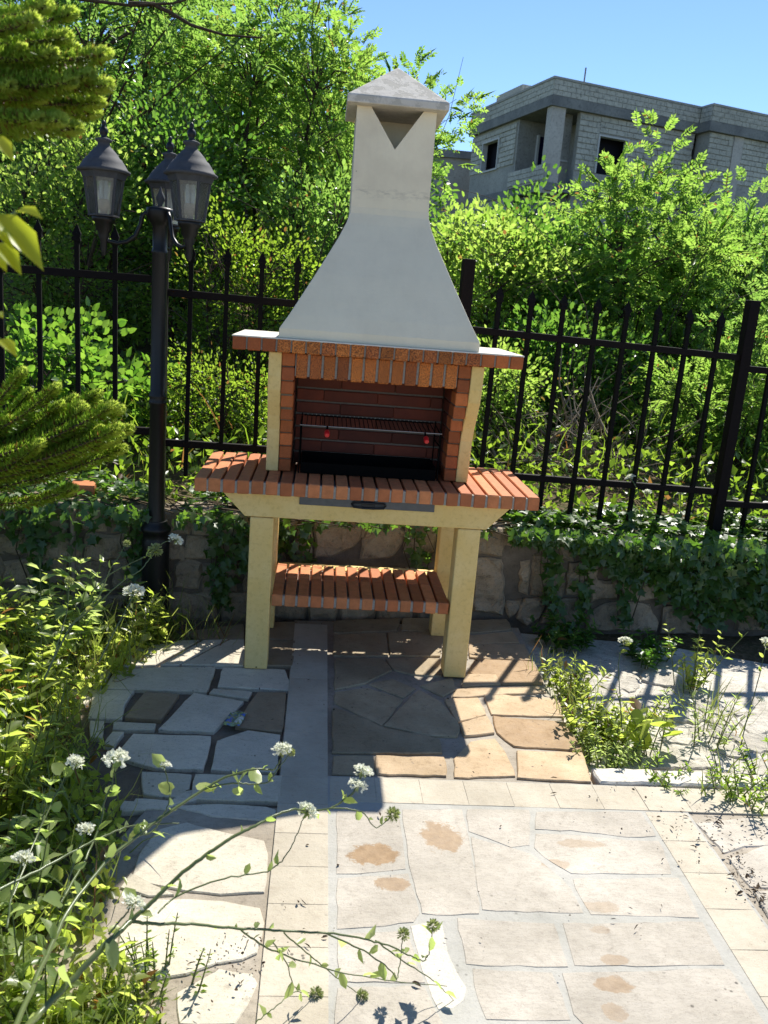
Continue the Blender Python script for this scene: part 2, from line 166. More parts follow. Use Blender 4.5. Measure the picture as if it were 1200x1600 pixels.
'sprig':[[(-0.522,-2.23,1.488),(-0.467,-2.266,1.443)],[(-0.502,-2.231,1.492),(-0.471,-2.255,1.488)],[(-0.519,-2.234,1.473),(-0.496,-2.261,1.458)],[(-0.52,-2.237,1.461),(-0.487,-2.267,1.436)],[(-0.521,-2.24,1.449),(-0.501,-2.265,1.437)],[(-0.528,-2.212,1.559),(-0.501,-2.24,1.538)],[(-0.516,-2.254,1.394),(-0.502,-2.275,1.395)],[(-0.51,-2.26,1.372),(-0.487,-2.285,1.361)]],
'stains':[(0.007,-1.112,0.075,0.05,1),(0.205,-1.027,0.06,0.075,0.8),(0.05,-1.232,0.05,0.03,0.8),(0.595,-1.039,0.075,0.022,0.45),(0.502,-1.133,0.045,0.022,0.5),(0.572,-1.299,0.045,0.022,0.4),(0.548,-1.379,0.03,0.016,0.35),(0.545,-1.479,0.035,0.018,0.55),(0.527,-1.555,0.045,0.028,0.7),(0.498,-1.627,0.03,0.025,0.5),(0.671,-0.593,0.11,0.05,0.35)]}

# ------------------------------------------------------------------ helpers
def tag(o, label=None, cat=None, group=None, kind=None):
    if label: o['label'] = label
    if cat: o['category'] = cat
    if group: o['group'] = group
    if kind: o['kind'] = kind
    return o

def empty(name, loc, label, cat, group=None):
    o = bpy.data.objects.new(name, None)
    o.location = loc
    o.empty_display_size = 0.1
    COL.objects.link(o)
    return tag(o, label, cat, group)

def adopt(o, parent):
    if parent is not None:
        o.parent = parent
        if parent.type == 'EMPTY':
            o.matrix_parent_inverse = Matrix.Translation(-Vector(parent.location))

def link(name, me, mat, parent=None):
    o = bpy.data.objects.new(name, me)
    if mat is not None:
        me.materials.clear()
        me.materials.append(mat)
    COL.objects.link(o)
    adopt(o, parent)
    return o

def np_mesh(name, V, faces_by_n, smooth=False):
    """V (n,3); faces_by_n: list of int arrays (m,k)."""
    me = bpy.data.meshes.new(name)
    V = np.asarray(V, dtype=np.float32)
    me.vertices.add(len(V))
    me.vertices.foreach_set('co', V.ravel())
    vi, ls, off = [], [], 0
    for F in faces_by_n:
        F = np.asarray(F, dtype=np.int32)
        if len(F) == 0:
            continue
        m, k = F.shape
        vi.append(F.ravel())
        ls.append(off + np.arange(m, dtype=np.int32) * k)
        off += m * k
    vi = np.concatenate(vi); ls = np.concatenate(ls)
    me.loops.add(len(vi))
    me.loops.foreach_set('vertex_index', vi)
    me.polygons.add(len(ls))
    me.polygons.foreach_set('loop_start', ls)
    if smooth:
        me.polygons.foreach_set('use_smooth', np.ones(len(ls), dtype=bool))
    me.update(calc_edges=True)
    return me

class MB:
    """collects boxes, prisms, tubes and lathes into one mesh"""
    def __init__(s):
        s.v, s.f, s.n = [], [], 0
        s.sm = []
    def add(s, vs, fs, smooth=False):
        s.v += [tuple(v) for v in vs]
        s.f += [tuple(i + s.n for i in f) for f in fs]
        s.sm += [smooth] * len(fs)
        s.n += len(vs)
        return s
    def box(s, x0, x1, y0, y1, z0, z1, fn=None):
        vs = [(x, y, z) for z in (z0, z1) for y in (y0, y1) for x in (x0, x1)]
        if fn: vs = [fn(*v) for v in vs]
        return s.add(vs, [(0, 2, 3, 1), (4, 5, 7, 6), (0, 1, 5, 4), (2, 6, 7, 3), (0, 4, 6, 2), (1, 3, 7, 5)])
    def prism(s, poly, fn, t0, t1):
        """poly of (a,b); fn(a,b,t) -> xyz"""
        n = len(poly)
        vs = [fn(a, b, t0) for a, b in poly] + [fn(a, b, t1) for a, b in poly]
        fs = [tuple(range(n))[::-1], tuple(range(n, 2 * n))]
        fs += [(i, (i + 1) % n, n + (i + 1) % n, n + i) for i in range(n)]
        return s.add(vs, fs)
    def tube(s, pts, rad, n=6, cap=True):
        pts = [Vector(p) for p in pts]
        if not hasattr(rad, '__len__'):
            rad = [rad] * len(pts)
        vs, fs = [], []
        up = Vector((0.13, 0.21, 0.97))
        for i, p in enumerate(pts):
            t = (pts[min(i + 1, len(pts) - 1)] - pts[max(i - 1, 0)])
            if t.length < 1e-9: t = Vector((0, 0, 1))
            t.normalize()
            u = t.cross(up)
            if u.length < 0.05: u = t.cross(Vector((1, 0, 0)))
            u.normalize(); w = t.cross(u)
            for k in range(n):
                a = 2 * math.pi * k / n
                vs.append(p + (u * math.cos(a) + w * math.sin(a)) * rad[i])
        for i in range(len(pts) - 1):
            for k in range(n):
                a, b = i * n + k, i * n + (k + 1) % n
                fs.append((a, b, b + n, a + n))
        s.add(vs, fs, True)
        if cap:
            s.add(vs[:n], [tuple(range(n))[::-1]])
            s.add(vs[-n:], [tuple(range(n))])
        return s
    def lathe(s, prof, n=24, c=(0, 0, 0), flat=False, ph=0.0, scal=None):
        vs, fs = [], []
        for j, (r, z) in enumerate(prof):
            for k in range(n):
                a = 2 * math.pi * k / n + ph
                rr = r * (scal(j, k) if scal else 1)
                vs.append((c[0] + rr * math.cos(a), c[1] + rr * math.sin(a), c[2] + z))
        for j in range(len(prof) - 1):
            for k in range(n):
                a, b = j * n + k, j * n + (k + 1) % n
                fs.append((a, b, b + n, a + n))
        s.add(vs, fs, not flat)
        s.add(vs[:n], [tuple(range(n))[::-1]]); s.add(vs[-n:], [tuple(range(n))])
        return s
    def mesh(s, name):
        me = bpy.data.meshes.new(name)
        me.from_pydata(s.v, [], s.f)
        me.polygons.foreach_set('use_smooth', s.sm)
        me.update()
        return me
    def build(s, name, mat, parent=None, bevel=0, seg=2):
        o = link(name, s.mesh(name), mat, parent)
        if bevel:
            m = o.modifiers.new('bevel', 'BEVEL')
            m.width = bevel; m.segments = seg; m.limit_method = 'ANGLE'; m.angle_limit = R_(40)
        return o

_brick_cache = {}
def brick_mesh(sx, sy, sz, bev=0.003, key=0):
    k = (round(sx, 4), round(sy, 4), round(sz, 4), bev, key)
    if k not in _brick_cache:
        bm = bmesh.new()
        bmesh.ops.create_cube(bm, size=1.0)
        for v in bm.verts:
            v.co = Vector((v.co.x * sx, v.co.y * sy, v.co.z * sz))
        bmesh.ops.bevel(bm, geom=bm.edges[:], offset=bev, segments=1, affect='EDGES', profile=0.6)
        rr = random.Random(key)
        for v in bm.verts:
            v.co += Vector((rr.uniform(-1, 1), rr.uniform(-1, 1), rr.uniform(-1, 1))) * bev * 0.22
        me = bpy.data.meshes.new('brick')
        bm.to_mesh(me); bm.free()
        _brick_cache[k] = me
    return _brick_cache[k]

def brick(c, size, mat, parent, name='brick', bev=0.003, rot=0.004, var=3):
    me = brick_mesh(*size, bev, random.randrange(var))
    if not me.materials: me.materials.append(mat)
    o = bpy.data.objects.new(name, me)
    o.location = c
    o.rotation_euler = (random.uniform(-rot, rot), random.uniform(-rot, rot), random.uniform(-rot, rot))
    COL.objects.link(o)
    o.parent = parent
    if me.materials[0] is not mat:
        o.material_slots[0].link = 'OBJECT'
        o.material_slots[0].material = mat
    return o

# ------------------------------------------------------------------ materials
class NT:
    def __init__(s, name):
        s.m = bpy.data.materials.new(name)
        s.m.use_nodes = True
        s.t = s.m.node_tree
        s.b = s.t.nodes['Principled BSDF']
        s.out = s.t.nodes['Material Output']
    def n(s, typ, **kw):
        nd = s.t.nodes.new(typ)
        for k, v in kw.items():
            if k.startswith('_'):
                setattr(nd, k[1:], v)
            else:
                nd.inputs[k.replace('__', ' ')].default_value = v
        return nd
    def l(s, a, b):
        s.t.links.new(a, b)
    def noise(s, vec, scale, detail=4, rough=0.55):
        nd = s.n('ShaderNodeTexNoise', Scale=scale, Detail=detail, Roughness=rough)
        s.l(vec, nd.inputs['Vector'])
        return nd.outputs['Fac']
    def ramp(s, fac, stops):
        nd = s.n('ShaderNodeValToRGB')
        e = nd.color_ramp.elements
        while len(e) < len(stops): e.new(0.5)
        for el, (p, c) in zip(e, stops):
            el.position = p
            el.color = (c, c, c, 1) if not hasattr(c, '__len__') else (*c, 1)
        s.l(fac, nd.inputs['Fac'])
        return nd.outputs['Color']
    def mix(s, fac, a, b, mode='MIX'):
        nd = s.n('ShaderNodeMix', _data_type='RGBA', _blend_type=mode)
        for inp, v in ((nd.inputs[0], fac), (nd.inputs[6], a), (nd.inputs[7], b)):
            if hasattr(v, 'is_linked'): s.l(v, inp)
            elif hasattr(v, '__len__'): inp.default_value = (*v, 1) if len(v) == 3 else v
            else: inp.default_value = v
        return nd.outputs[2]
    def math(s, op, a, b=0.0):
        nd = s.n('ShaderNodeMath', _operation=op)
        for inp, v in ((nd.inputs[0], a), (nd.inputs[1], b)):
            if hasattr(v, 'is_linked'): s.l(v, inp)
            else: inp.default_value = v
        return nd.outputs[0]
    def coord(s, kind='Object'):
        return s.n('ShaderNodeTexCoord').outputs[kind]
    def geo_pos(s):
        return s.n('ShaderNodeNewGeometry').outputs['Position']
    def rand(s):
        return s.n('ShaderNodeObjectInfo').outputs['Random']
    def bump(s, h, strength=0.3, dist=0.01):
        nd = s.n('ShaderNodeBump', Strength=strength, Distance=dist)
        s.l(h, nd.inputs['Height'])
        s.l(nd.outputs[0], s.b.inputs['Normal'])
        return nd
    def fin(s, col, rough=0.8, spec=0.3):
        if hasattr(col, 'is_linked'): s.l(col, s.b.inputs['Base Color'])
        else: s.b.inputs['Base Color'].default_value = (*col, 1)
        if hasattr(rough, 'is_linked'): s.l(rough, s.b.inputs['Roughness'])
        else: s.b.inputs['Roughness'].default_value = rough
        s.b.inputs['Specular IOR Level'].default_value = spec
        return s.m

def mat_stone(name, c0, c1, dark=(0.09, 0.07, 0.05), dark_amt=0.35, var=0.22, vein=0.4, stains=False, bumpy=0.35):
    t = NT(name); p = t.geo_pos()
    n1 = t.noise(p, 5.5, 6, 0.6)
    col = t.mix(t.ramp(n1, [(0.33, 0.0), (0.68, 1.0)]), c0, c1)
    n2 = t.noise(p, 26, 8, 0.7)
    col = t.mix(t.ramp(n2, [(0.56, 0.0), (0.74, dark_amt)]), col, dark)
    nl = t.noise(p, 2.3, 6, 0.6)
    col = t.mix(t.ramp(nl, [(0.42, 0.30), (0.60, 0.0)]), col, tuple(c * 0.62 for c in c0))
    # fine pits and scratches
    n3 = t.noise(p, 170, 3, 0.6)
    col = t.mix(t.ramp(n3, [(0.62, 0.0), (0.70, 0.5)]), col, dark)
    mp = t.n('ShaderNodeMapping'); t.l(p, mp.inputs['Vector'])
    mp.inputs['Rotation'].default_value = (0, 0, 0.5); mp.inputs['Scale'].default_value = (2.2, 9, 3)
    n4 = t.noise(mp.outputs[0], 7, 9, 0.75)
    cr = t.math('ABSOLUTE', t.math('SUBTRACT', n4, 0.5))
    col = t.mix(t.ramp(cr, [(0.0, vein), (0.014, 0.0)]), col, dark)
    # sparse lichen / dirt specks
    vo = t.n('ShaderNodeTexVoronoi', Scale=32.0, Randomness=1.0); t.l(p, vo.inputs['Vector'])
    spk = t.math('MULTIPLY', t.ramp(vo.outputs['Distance'], [(0.09, 1.0), (0.16, 0.0)]), t.ramp(t.noise(p, 4, 3), [(0.52, 0.0), (0.66, 0.8)]))
    col = t.mix(spk, col, (0.05, 0.045, 0.035))
    if stains:
        sep = t.n('ShaderNodeSeparateXYZ'); t.l(p, sep.inputs[0])
        wob = t.math('ADD', t.math('MULTIPLY', t.math('SUBTRACT', t.noise(p, 15, 8, 0.7), 0.5), 2.0), t.math('MULTIPLY', t.math('SUBTRACT', t.noise(p, 150, 4, 0.7), 0.5), 0.5))
        for (sx, sy, a, b, k) in PLAN['stains']:
            dx = t.math('POWER', t.math('DIVIDE', t.math('SUBTRACT', sep.outputs[0], sx), a), 2.0)
            dy = t.math('POWER', t.math('DIVIDE', t.math('SUBTRACT', sep.outputs[1], sy), b), 2.0)
            d = t.math('ADD', t.math('SQRT', t.math('ADD', dx, dy)), wob)
            col = t.mix(t.ramp(d, [(0.82, 0.95 * k), (0.98, 0.0)]), col, t.mix(t.noise(p, 40, 6), (0.17, 0.10, 0.045), (0.42, 0.28, 0.15)))
    rv = t.math('ADD', t.math('MULTIPLY', t.rand(), var), 1.0 - var * 0.55)
    hs = t.n('ShaderNodeHueSaturation'); t.l(col, hs.inputs['Color']); t.l(rv, hs.inputs['Value'])
    t.bump(t.math('ADD', t.math('MULTIPLY', n2, 0.7), t.math('ADD', t.math('MULTIPLY', n3, 0.15), n1)), bumpy, 0.012)
    return t.fin(hs.outputs[0], t.ramp(n2, [(0.3, 0.62), (0.8, 0.9)]), 0.3)

def mat_brick(name, c0, c1, var=0.5, speck=0.0, soot=0.0, rough=0.72):
    t = NT(name); p = t.coord(); r = t.rand()
    col = t.mix(r, c0, c1)
    n1 = t.noise(t.geo_pos(), 30, 6, 0.65)
    col = t.mix(t.ramp(n1, [(0.4, 0.0), (0.75, 0.5)]), col, tuple(x * 0.45 for x in c0))
    n2 = t.noise(t.geo_pos(), 260, 2, 0.5)
    if speck:
        col = t.mix(t.ramp(n2, [(0.50, 0.0), (0.58, speck)]), col, (0.05, 0.022, 0.012))
        col = t.mix(t.ramp(n2, [(0.34, speck * 0.6), (0.40, 0.0)]), col, (0.62, 0.30, 0.10))
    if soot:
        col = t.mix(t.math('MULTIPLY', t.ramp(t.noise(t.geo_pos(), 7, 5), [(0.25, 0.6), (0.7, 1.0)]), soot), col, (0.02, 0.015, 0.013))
    hs = t.n('ShaderNodeHueSaturation'); t.l(col, hs.inputs['Color'])
    wn_ = t.n('ShaderNodeTexWhiteNoise', _noise_dimensions='1D'); t.l(r, wn_.inputs['W'])
    t.l(t.math('ADD', t.math('MULTIPLY', wn_.outputs['Value'], var), 1 - var * 0.5), hs.inputs['Value'])
    t.bump(t.math('ADD', n1, t.math('MULTIPLY', n2, 0.4)), 0.25, 0.004)
    return t.fin(hs.outputs[0], rough, 0.3)

def mat_conc(name, c0, c1, dark, pit=0.5, sc=1.0, bump=0.25, rough=0.85, flake=None):
    t = NT(name); p = t.geo_pos()
    n1 = t.noise(p, 6 * sc, 5, 0.6)
    col = t.mix(t.ramp(n1, [(0.35, 0.0), (0.65, 1.0)]), c0, c1)
    n2 = t.noise(p, 60 * sc, 5, 0.6)
    col = t.mix(t.ramp(n2, [(0.52, 0.0), (0.66, pit)]), col, dark)
    n3 = t.noise(p, 24 * sc, 8, 0.75)
    vein = t.math('ABSOLUTE', t.math('SUBTRACT', n3, 0.5))
    col = t.mix(t.ramp(vein, [(0.0, pit * 0.6), (0.02, 0.0)]), col, dark)
    h = t.math('ADD', n2, t.math('MULTIPLY', n1, 0.5))
    if flake:
        zlo, zhi, fc = flake
        sep = t.n('ShaderNodeSeparateXYZ'); t.l(p, sep.inputs[0])
        k = t.ramp(t.math('DIVIDE', t.math('SUBTRACT', sep.outputs[2], zlo), zhi - zlo), [(0.0, 0.0), (0.2, 1.0), (1.0, 1.0)])
        fl = t.ramp(t.noise(p, 24, 9, 0.7), [(0.50, 0.0), (0.515, 1.0)])
        fl = t.math('MULTIPLY', fl, k)
        col = t.mix(fl, col, fc)
        h = t.math('SUBTRACT', h, t.math('MULTIPLY', fl, 1.4))
    t.bump(h, bump, 0.005)
    return t.fin(col, rough, 0.25)

def mat_paint_hood():
    t = NT('hood_plaster'); p = t.geo_pos()
    n1 = t.noise(p, 3.2, 4, 0.5)
    col = t.mix(t.ramp(n1, [(0.3, 0.0), (0.7, 1.0)]), (0.82, 0.725, 0.53), (0.77, 0.68, 0.49))
    sep = t.n('ShaderNodeSeparateXYZ'); t.l(p, sep.inputs[0])
    # weathered band and drips on the neck
    zb = t.math('ABSOLUTE', t.math('SUBTRACT', sep.outputs[2], 1.83))
    mp = t.n('ShaderNodeMapping'); t.l(p, mp.inputs['Vector']); mp.inputs['Scale'].default_value = (9, 9, 26)
    nb = t.noise(mp.outputs[0], 4, 6, 0.65)
    band = t.math('MULTIPLY', t.ramp(zb, [(0.0, 1.0), (0.03, 0.0)]), t.ramp(nb, [(0.46, 0.0), (0.66, 0.5)]))
    col = t.mix(band, col, (0.34, 0.29, 0.23))
    up = t.ramp(sep.outputs[2], [(0.0, 0.0), (1.0, 1.0)])
    n5 = t.noise(p, 11, 6, 0.6)
    neck = t.math('MULTIPLY', t.ramp(t.math('SUBTRACT', sep.outputs[2], 1.0), [(0.70, 0.35), (0.95, 1.0)]), t.ramp(t.noise(p, 6, 5, 0.55), [(0.38, 0.0), (0.75, 0.6)]))
    col = t.mix(neck, col, (0.52, 0.43, 0.31))
    mp2 = t.n('ShaderNodeMapping'); t.l(p, mp2.inputs['Vector']); mp2.inputs['Scale'].default_value = (26, 26, 1.6)
    col = t.mix(t.ramp(t.noise(mp2.outputs[0], 1.0, 5, 0.6), [(0.50, 0.0), (0.75, 0.12)]), col, (0.55, 0.48, 0.36))
    vo = t.n('ShaderNodeTexVoronoi', Scale=9.0); t.l(p, vo.inputs['Vector'])
    col = t.mix(t.ramp(vo.outputs['Distance'], [(0.03, 0.8), (0.045, 0.0)]), col, (0.12, 0.09, 0.07))
    t.bump(t.math('ADD', t.noise(p, 90, 4), t.math('ADD', t.math('MULTIPLY', n5, 0.8), t.math('MULTIPLY', t.noise(p, 28, 6, 0.65), 1.2))), 0.25, 0.005)
    return t.fin(col, 0.75, 0.3)

def mat_leaf(name, c0, c1, tr0, tr1, trans=0.5, rough=0.34, spec=0.65, dry=0.0):
    t = NT(name)
    g = t.n('ShaderNodeNewGeometry')
    r = g.outputs['Random Per Island']
    n = t.noise(g.outputs['Position'], 2.2, 3)
    f = t.math('ADD', t.math('MULTIPLY', r, 0.65), t.math('MULTIPLY', t.ramp(n, [(0.3, 0.0), (0.7, 1.0)]), 0.35))
    col = t.mix(f, c0, c1)
    tcol = t.mix(f, tr0, tr1)
    if dry:
        k = t.ramp(r, [(1 - dry, 0.0), (1 - dry + 0.01, 1.0)])
        col = t.mix(k, col, (0.16, 0.085, 0.03)); tcol = t.mix(k, tcol, (0.30, 0.15, 0.04))
    t.fin(col, rough, spec)
    tl = t.n('ShaderNodeBsdfTranslucent'); t.l(tcol, tl.inputs['Color'])
    mx = t.n('ShaderNodeMixShader'); mx.inputs[0].default_value = trans
    t.l(t.b.outputs[0], mx.inputs[1]); t.l(tl.outputs[0], mx.inputs[2])
    t.l(mx.outputs[0], t.out.inputs['Surface'])
    return t.m

def mat_plain(name, col, rough=0.6, spec=0.4, metal=0.0, bump=0.0, sc=40, var=0.3):
    t = NT(name); p = t.geo_pos()
    n = t.noise(p, sc, 5, 0.6)
    c = t.mix(t.ramp(n, [(0.3, 0.0), (0.75, 1.0)]), col, tuple(x * (1 - var) for x in col))
    if bump: t.bump(n, bump, 0.004)
    t.b.inputs['Metallic'].default_value = metal
    return t.fin(c, rough, spec)

def mat_glass():
    t = NT('lantern_glass')
    tr = t.n('ShaderNodeBsdfTransparent', Color=(0.86, 0.9, 0.9, 1))
    gl = t.n('ShaderNodeBsdfGlossy', Color=(1, 1, 1, 1), Roughness=0.08)
    df = t.n('ShaderNodeBsdfTranslucent', Color=(0.95, 0.97, 0.93, 1))
    m1 = t.n('ShaderNodeMixShader'); m1.inputs[0].default_value = 0.18
    t.l(tr.outputs[0], m1.inputs[1]); t.l(df.outputs[0], m1.inputs[2])
    fr = t.n('ShaderNodeFresnel', IOR=1.45)
    m2 = t.n('ShaderNodeMixShader'); t.l(fr.outputs[0], m2.inputs[0])
    t.l(m1.outputs[0], m2.inputs[1]); t.l(gl.outputs[0], m2.inputs[2])
    t.l(m2.outputs[0], t.out.inputs['Surface'])
    return t.m

M = {}
M['l'] = mat_stone('limestone_light', (0.54, 0.48, 0.37), (0.66, 0.595, 0.465), var=0.16, dark_amt=0.45)
M['g'] = mat_stone('limestone_grey', (0.5, 0.445, 0.33), (0.62, 0.56, 0.43), var=0.25)
M['b'] = mat_stone('limestone_brown', (0.24, 0.175, 0.105), (0.36, 0.28, 0.18), var=0.25)
M['t'] = mat_stone('sandstone_tan', (0.394, 0.276, 0.153), (0.568, 0.413, 0.251), dark=(0.13, 0.08, 0.035), dark_amt=0.5, var=0.2)
M['o'] = mat_stone('sandstone_ochre', (0.29, 0.185, 0.093), (0.418, 0.281, 0.153), dark=(0.12, 0.07, 0.03), dark_amt=0.5, var=0.15)
M['d'] = mat_stone('sandstone_grimy', (0.29, 0.22, 0.13), (0.44, 0.35, 0.22), dark=(0.05, 0.035, 0.02), dark_amt=0.6, var=0.3)
M['p'] = mat_stone('limestone_pink', (0.385, 0.342, 0.274), (0.525, 0.47, 0.388), dark=(0.18, 0.15, 0.12), dark_amt=0.5, var=0.12, vein=0.65, stains=True)
M['c'] = mat_stone('limestone_cream', (0.58, 0.525, 0.43), (0.66, 0.6, 0.5), var=0.05, dark_amt=0.15)
M['r'] = mat_stone('rough_rock', (0.36, 0.325, 0.26), (0.66, 0.61, 0.51), dark=(0.05, 0.043, 0.035), dark_amt=0.8, var=0.25, vein=0.9, bumpy=0.9)
M['tile'] = mat_stone('tile_cream', (0.43, 0.375, 0.28), (0.54, 0.48, 0.37), dark=(0.24, 0.17, 0.12), dark_amt=0.4, var=0.1, vein=0.35)
M['w'] = mat_stone('wall_rubble', (0.24, 0.18, 0.115), (0.44, 0.345, 0.235), dark=(0.025, 0.02, 0.015), dark_amt=0.9, var=0.35, bumpy=0.9)
M['grout'] = mat_stone('pale_mortar', (0.36, 0.345, 0.295), (0.44, 0.42, 0.37), dark=(0.2, 0.18, 0.15), dark_amt=0.3, var=0.0, vein=0.3)
M['mortar'] = mat_stone('brown_mortar', (0.27, 0.225, 0.165), (0.42, 0.365, 0.285), dark=(0.05, 0.04, 0.03), dark_amt=0.6, var=0.0)
M['dirt_joint'] = mat_stone('dark_joint', (0.094, 0.07, 0.047), (0.22, 0.175, 0.128), dark=(0.03, 0.025, 0.02), dark_amt=0.6, var=0.0)
M['brick'] = mat_brick('bench_brick', (0.45, 0.140, 0.05), (0.60, 0.225, 0.085), var=0.4)
M['brick_face'] = mat_brick('face_brick', (0.56, 0.17, 0.03), (0.38, 0.095, 0.025), var=0.6, speck=0.75)
M['brick_side'] = mat_brick('side_brick', (0.58, 0.16, 0.04), (0.34, 0.085, 0.026), var=0.7, speck=0.15)
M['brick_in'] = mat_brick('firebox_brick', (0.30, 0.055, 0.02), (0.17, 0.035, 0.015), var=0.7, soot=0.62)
M['bmortar'] = mat_plain('brick_mortar', (0.36, 0.33, 0.28), 0.95, 0.1, bump=0.4, sc=120)
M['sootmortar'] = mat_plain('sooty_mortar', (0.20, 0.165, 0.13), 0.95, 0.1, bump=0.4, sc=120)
M['conc'] = mat_conc('yellow_concrete', (0.77, 0.535, 0.185), (0.81, 0.595, 0.25), (0.52, 0.34, 0.10), pit=0.32)
M['screed'] = mat_conc('mantel_screed', (0.62, 0.57, 0.48), (0.68, 0.63, 0.55), (0.4, 0.34, 0.27), pit=0.25)
M['hood'] = mat_paint_hood()
M['cap'] = mat_conc('cap_flaking_paint', (0.62, 0.57, 0.48), (0.56, 0.51, 0.43), (0.38, 0.33, 0.27), pit=0.3, flake=(2.12, 2.19, (0.47, 0.43, 0.355)))
M['steel'] = mat_plain('drawer_steel', (0.10, 0.105, 0.11), 0.45, 0.5, 0.6)
M['black'] = mat_plain('black_plastic', (0.012, 0.012, 0.013), 0.5, 0.4)
M['soot'] = mat_plain('sooty_steel', (0.006, 0.0055, 0.005), 0.95, 0.05, bump=0.3)
M['wire'] = mat_plain('grill_wire', (0.42, 0.40, 0.37), 0.35, 0.5, 0.9)
M['red'] = mat_plain('red_knob', (0.75, 0.02, 0.02), 0.35, 0.5)
M['iron'] = mat_plain('fence_iron', (0.006, 0.005, 0.0045), 0.7, 0.12, bump=0.15, sc=90)
M['post'] = mat_plain('fence_post_iron', (0.009, 0.006, 0.0055), 0.7, 0.12, bump=0.15, sc=90)
M['lamp'] = mat_plain('lamp_black_paint', (0.006, 0.006, 0.0065), 0.42, 0.35, bump=0.1, sc=60)
M['lamp_grey'] = mat_plain('lamp_faded_paint', (0.075, 0.076, 0.08), 0.75, 0.2, bump=0.15, sc=50)
M['glass'] = mat_glass()
M['bulb'] = mat_plain('bulb_white', (0.72, 0.70, 0.66), 0.3, 0.5)
M['bulb_base'] = mat_plain('bulb_base', (0.62, 0.47, 0.36), 0.5, 0.3)
M['bark'] = mat_plain('bark', (0.085, 0.06, 0.04), 0.9, 0.15, bump=0.6, sc=60, var=0.6)
M['twig'] = mat_plain('twig', (0.10, 0.075, 0.045), 0.85, 0.15, sc=50, var=0.5)
M['deadtwig'] = mat_plain('dead_twig', (0.30, 0.24, 0.17), 0.9, 0.15, sc=30, var=0.6)
M['bconc'] = mat_conc('grey_concrete', (0.31, 0.30, 0.265), (0.41, 0.395, 0.345), (0.13, 0.13, 0.12), pit=0.5, sc=0.2, bump=0.3)
M['bband'] = mat_conc('slab_concrete', (0.17, 0.17, 0.165), (0.26, 0.26, 0.24), (0.09, 0.09, 0.085), pit=0.5, sc=0.2, bump=0.3)
M['bblock'] = mat_conc('block_concrete', (0.42, 0.405, 0.34), (0.54, 0.52, 0.44), (0.15, 0.15, 0.13), pit=0.6, sc=0.16, bump=0.3)
M['bwarm'] = mat_conc('column_concrete', (0.46, 0.42, 0.36), (0.53, 0.49, 0.43), (0.2, 0.18, 0.16), pit=0.4, sc=0.2)
M['wframe'] = mat_plain('window_stone_frame', (0.62, 0.61, 0.57), 0.8, 0.2)
M['dark'] = mat_plain('room_shade', (0.02, 0.02, 0.028), 0.9, 0.1)  # near-black tone painted for the shade inside the empty windows
M['blue'] = mat_plain('doorway_shade', (0.012, 0.012, 0.05), 0.8, 0.1)  # dark blue tone painted for the shade in the balcony doorway

# leaves: (reflect dark, reflect light, transmit dark, transmit light)
L = {}
L['pinnate'] = mat_leaf('leaf_pinnate', (0.035, 0.085, 0.016), (0.10, 0.165, 0.035), (0.19, 0.40, 0.035), (0.47, 0.66, 0.12), 0.66, dry=0.02)
L['pinnate2'] = mat_leaf('leaf_pinnate_blue', (0.03, 0.075, 0.02), (0.09, 0.15, 0.045), (0.15, 0.35, 0.035), (0.42, 0.62, 0.12), 0.62, dry=0.02)
L['small'] = mat_leaf('leaf_small', (0.05, 0.10, 0.02), (0.12, 0.17, 0.04), (0.23, 0.43, 0.035), (0.52, 0.67, 0.13), 0.66, dry=0.02)
L['fine'] = mat_leaf('leaf_fine', (0.045, 0.09, 0.015), (0.098, 0.15, 0.035), (0.197, 0.36, 0.015), (0.426, 0.58, 0.06), 0.62, dry=0.04)
L['dark'] = mat_leaf('leaf_dark', (0.025, 0.062, 0.016), (0.06, 0.115, 0.03), (0.10, 0.28, 0.022), (0.27, 0.48, 0.06), 0.54, dry=0.02)
L['ivy'] = mat_leaf('leaf_ivy', (0.032, 0.075, 0.014), (0.085, 0.15, 0.03), (0.09, 0.25, 0.018), (0.28, 0.48, 0.05), 0.42, 0.40, 0.7)
L['bank'] = mat_leaf('leaf_creeper', (0.033, 0.085, 0.022), (0.082, 0.15, 0.05), (0.115, 0.32, 0.02), (0.344, 0.56, 0.06), 0.56, 0.32, 0.6)
L['weed'] = mat_leaf('leaf_weed', (0.12, 0.17, 0.035), (0.22, 0.255, 0.085), (0.42, 0.58, 0.045), (0.70, 0.76, 0.17), 0.66, dry=0.04)
L['weed_pale'] = mat_leaf('leaf_weed_pale', (0.17, 0.23, 0.08), (0.27, 0.32, 0.15), (0.42, 0.60, 0.10), (0.66, 0.76, 0.26), 0.62)
L['grass'] = mat_leaf('grass_blade', (0.063, 0.109, 0.023), (0.161, 0.172, 0.057), (0.234, 0.364, 0.039), (0.494, 0.52, 0.13), 0.45, dry=0.12)
L['sprig'] = mat_leaf('leaf_sprig', (0.20, 0.25, 0.02), (0.24, 0.28, 0.025), (0.62, 0.72, 0.03), (0.70, 0.75, 0.04), 0.65)
L['pine'] = mat_leaf('pine_needle', (0.10, 0.18, 0.02), (0.18, 0.25, 0.04), (0.32, 0.54, 0.035), (0.54, 0.68, 0.09), 0.62, 0.45, dry=0.11)
L['pine_tip'] = mat_leaf('pine_needle_new', (0.19, 0.27, 0.04), (0.27, 0.33, 0.07), (0.50, 0.68, 0.07), (0.70, 0.78, 0.15), 0.62, 0.45)
L['stem'] = mat_leaf('stem_green', (0.09, 0.13, 0.03), (0.12, 0.15, 0.05), (0.10, 0.16, 0.02), (0.14, 0.2, 0.04), 0.2)
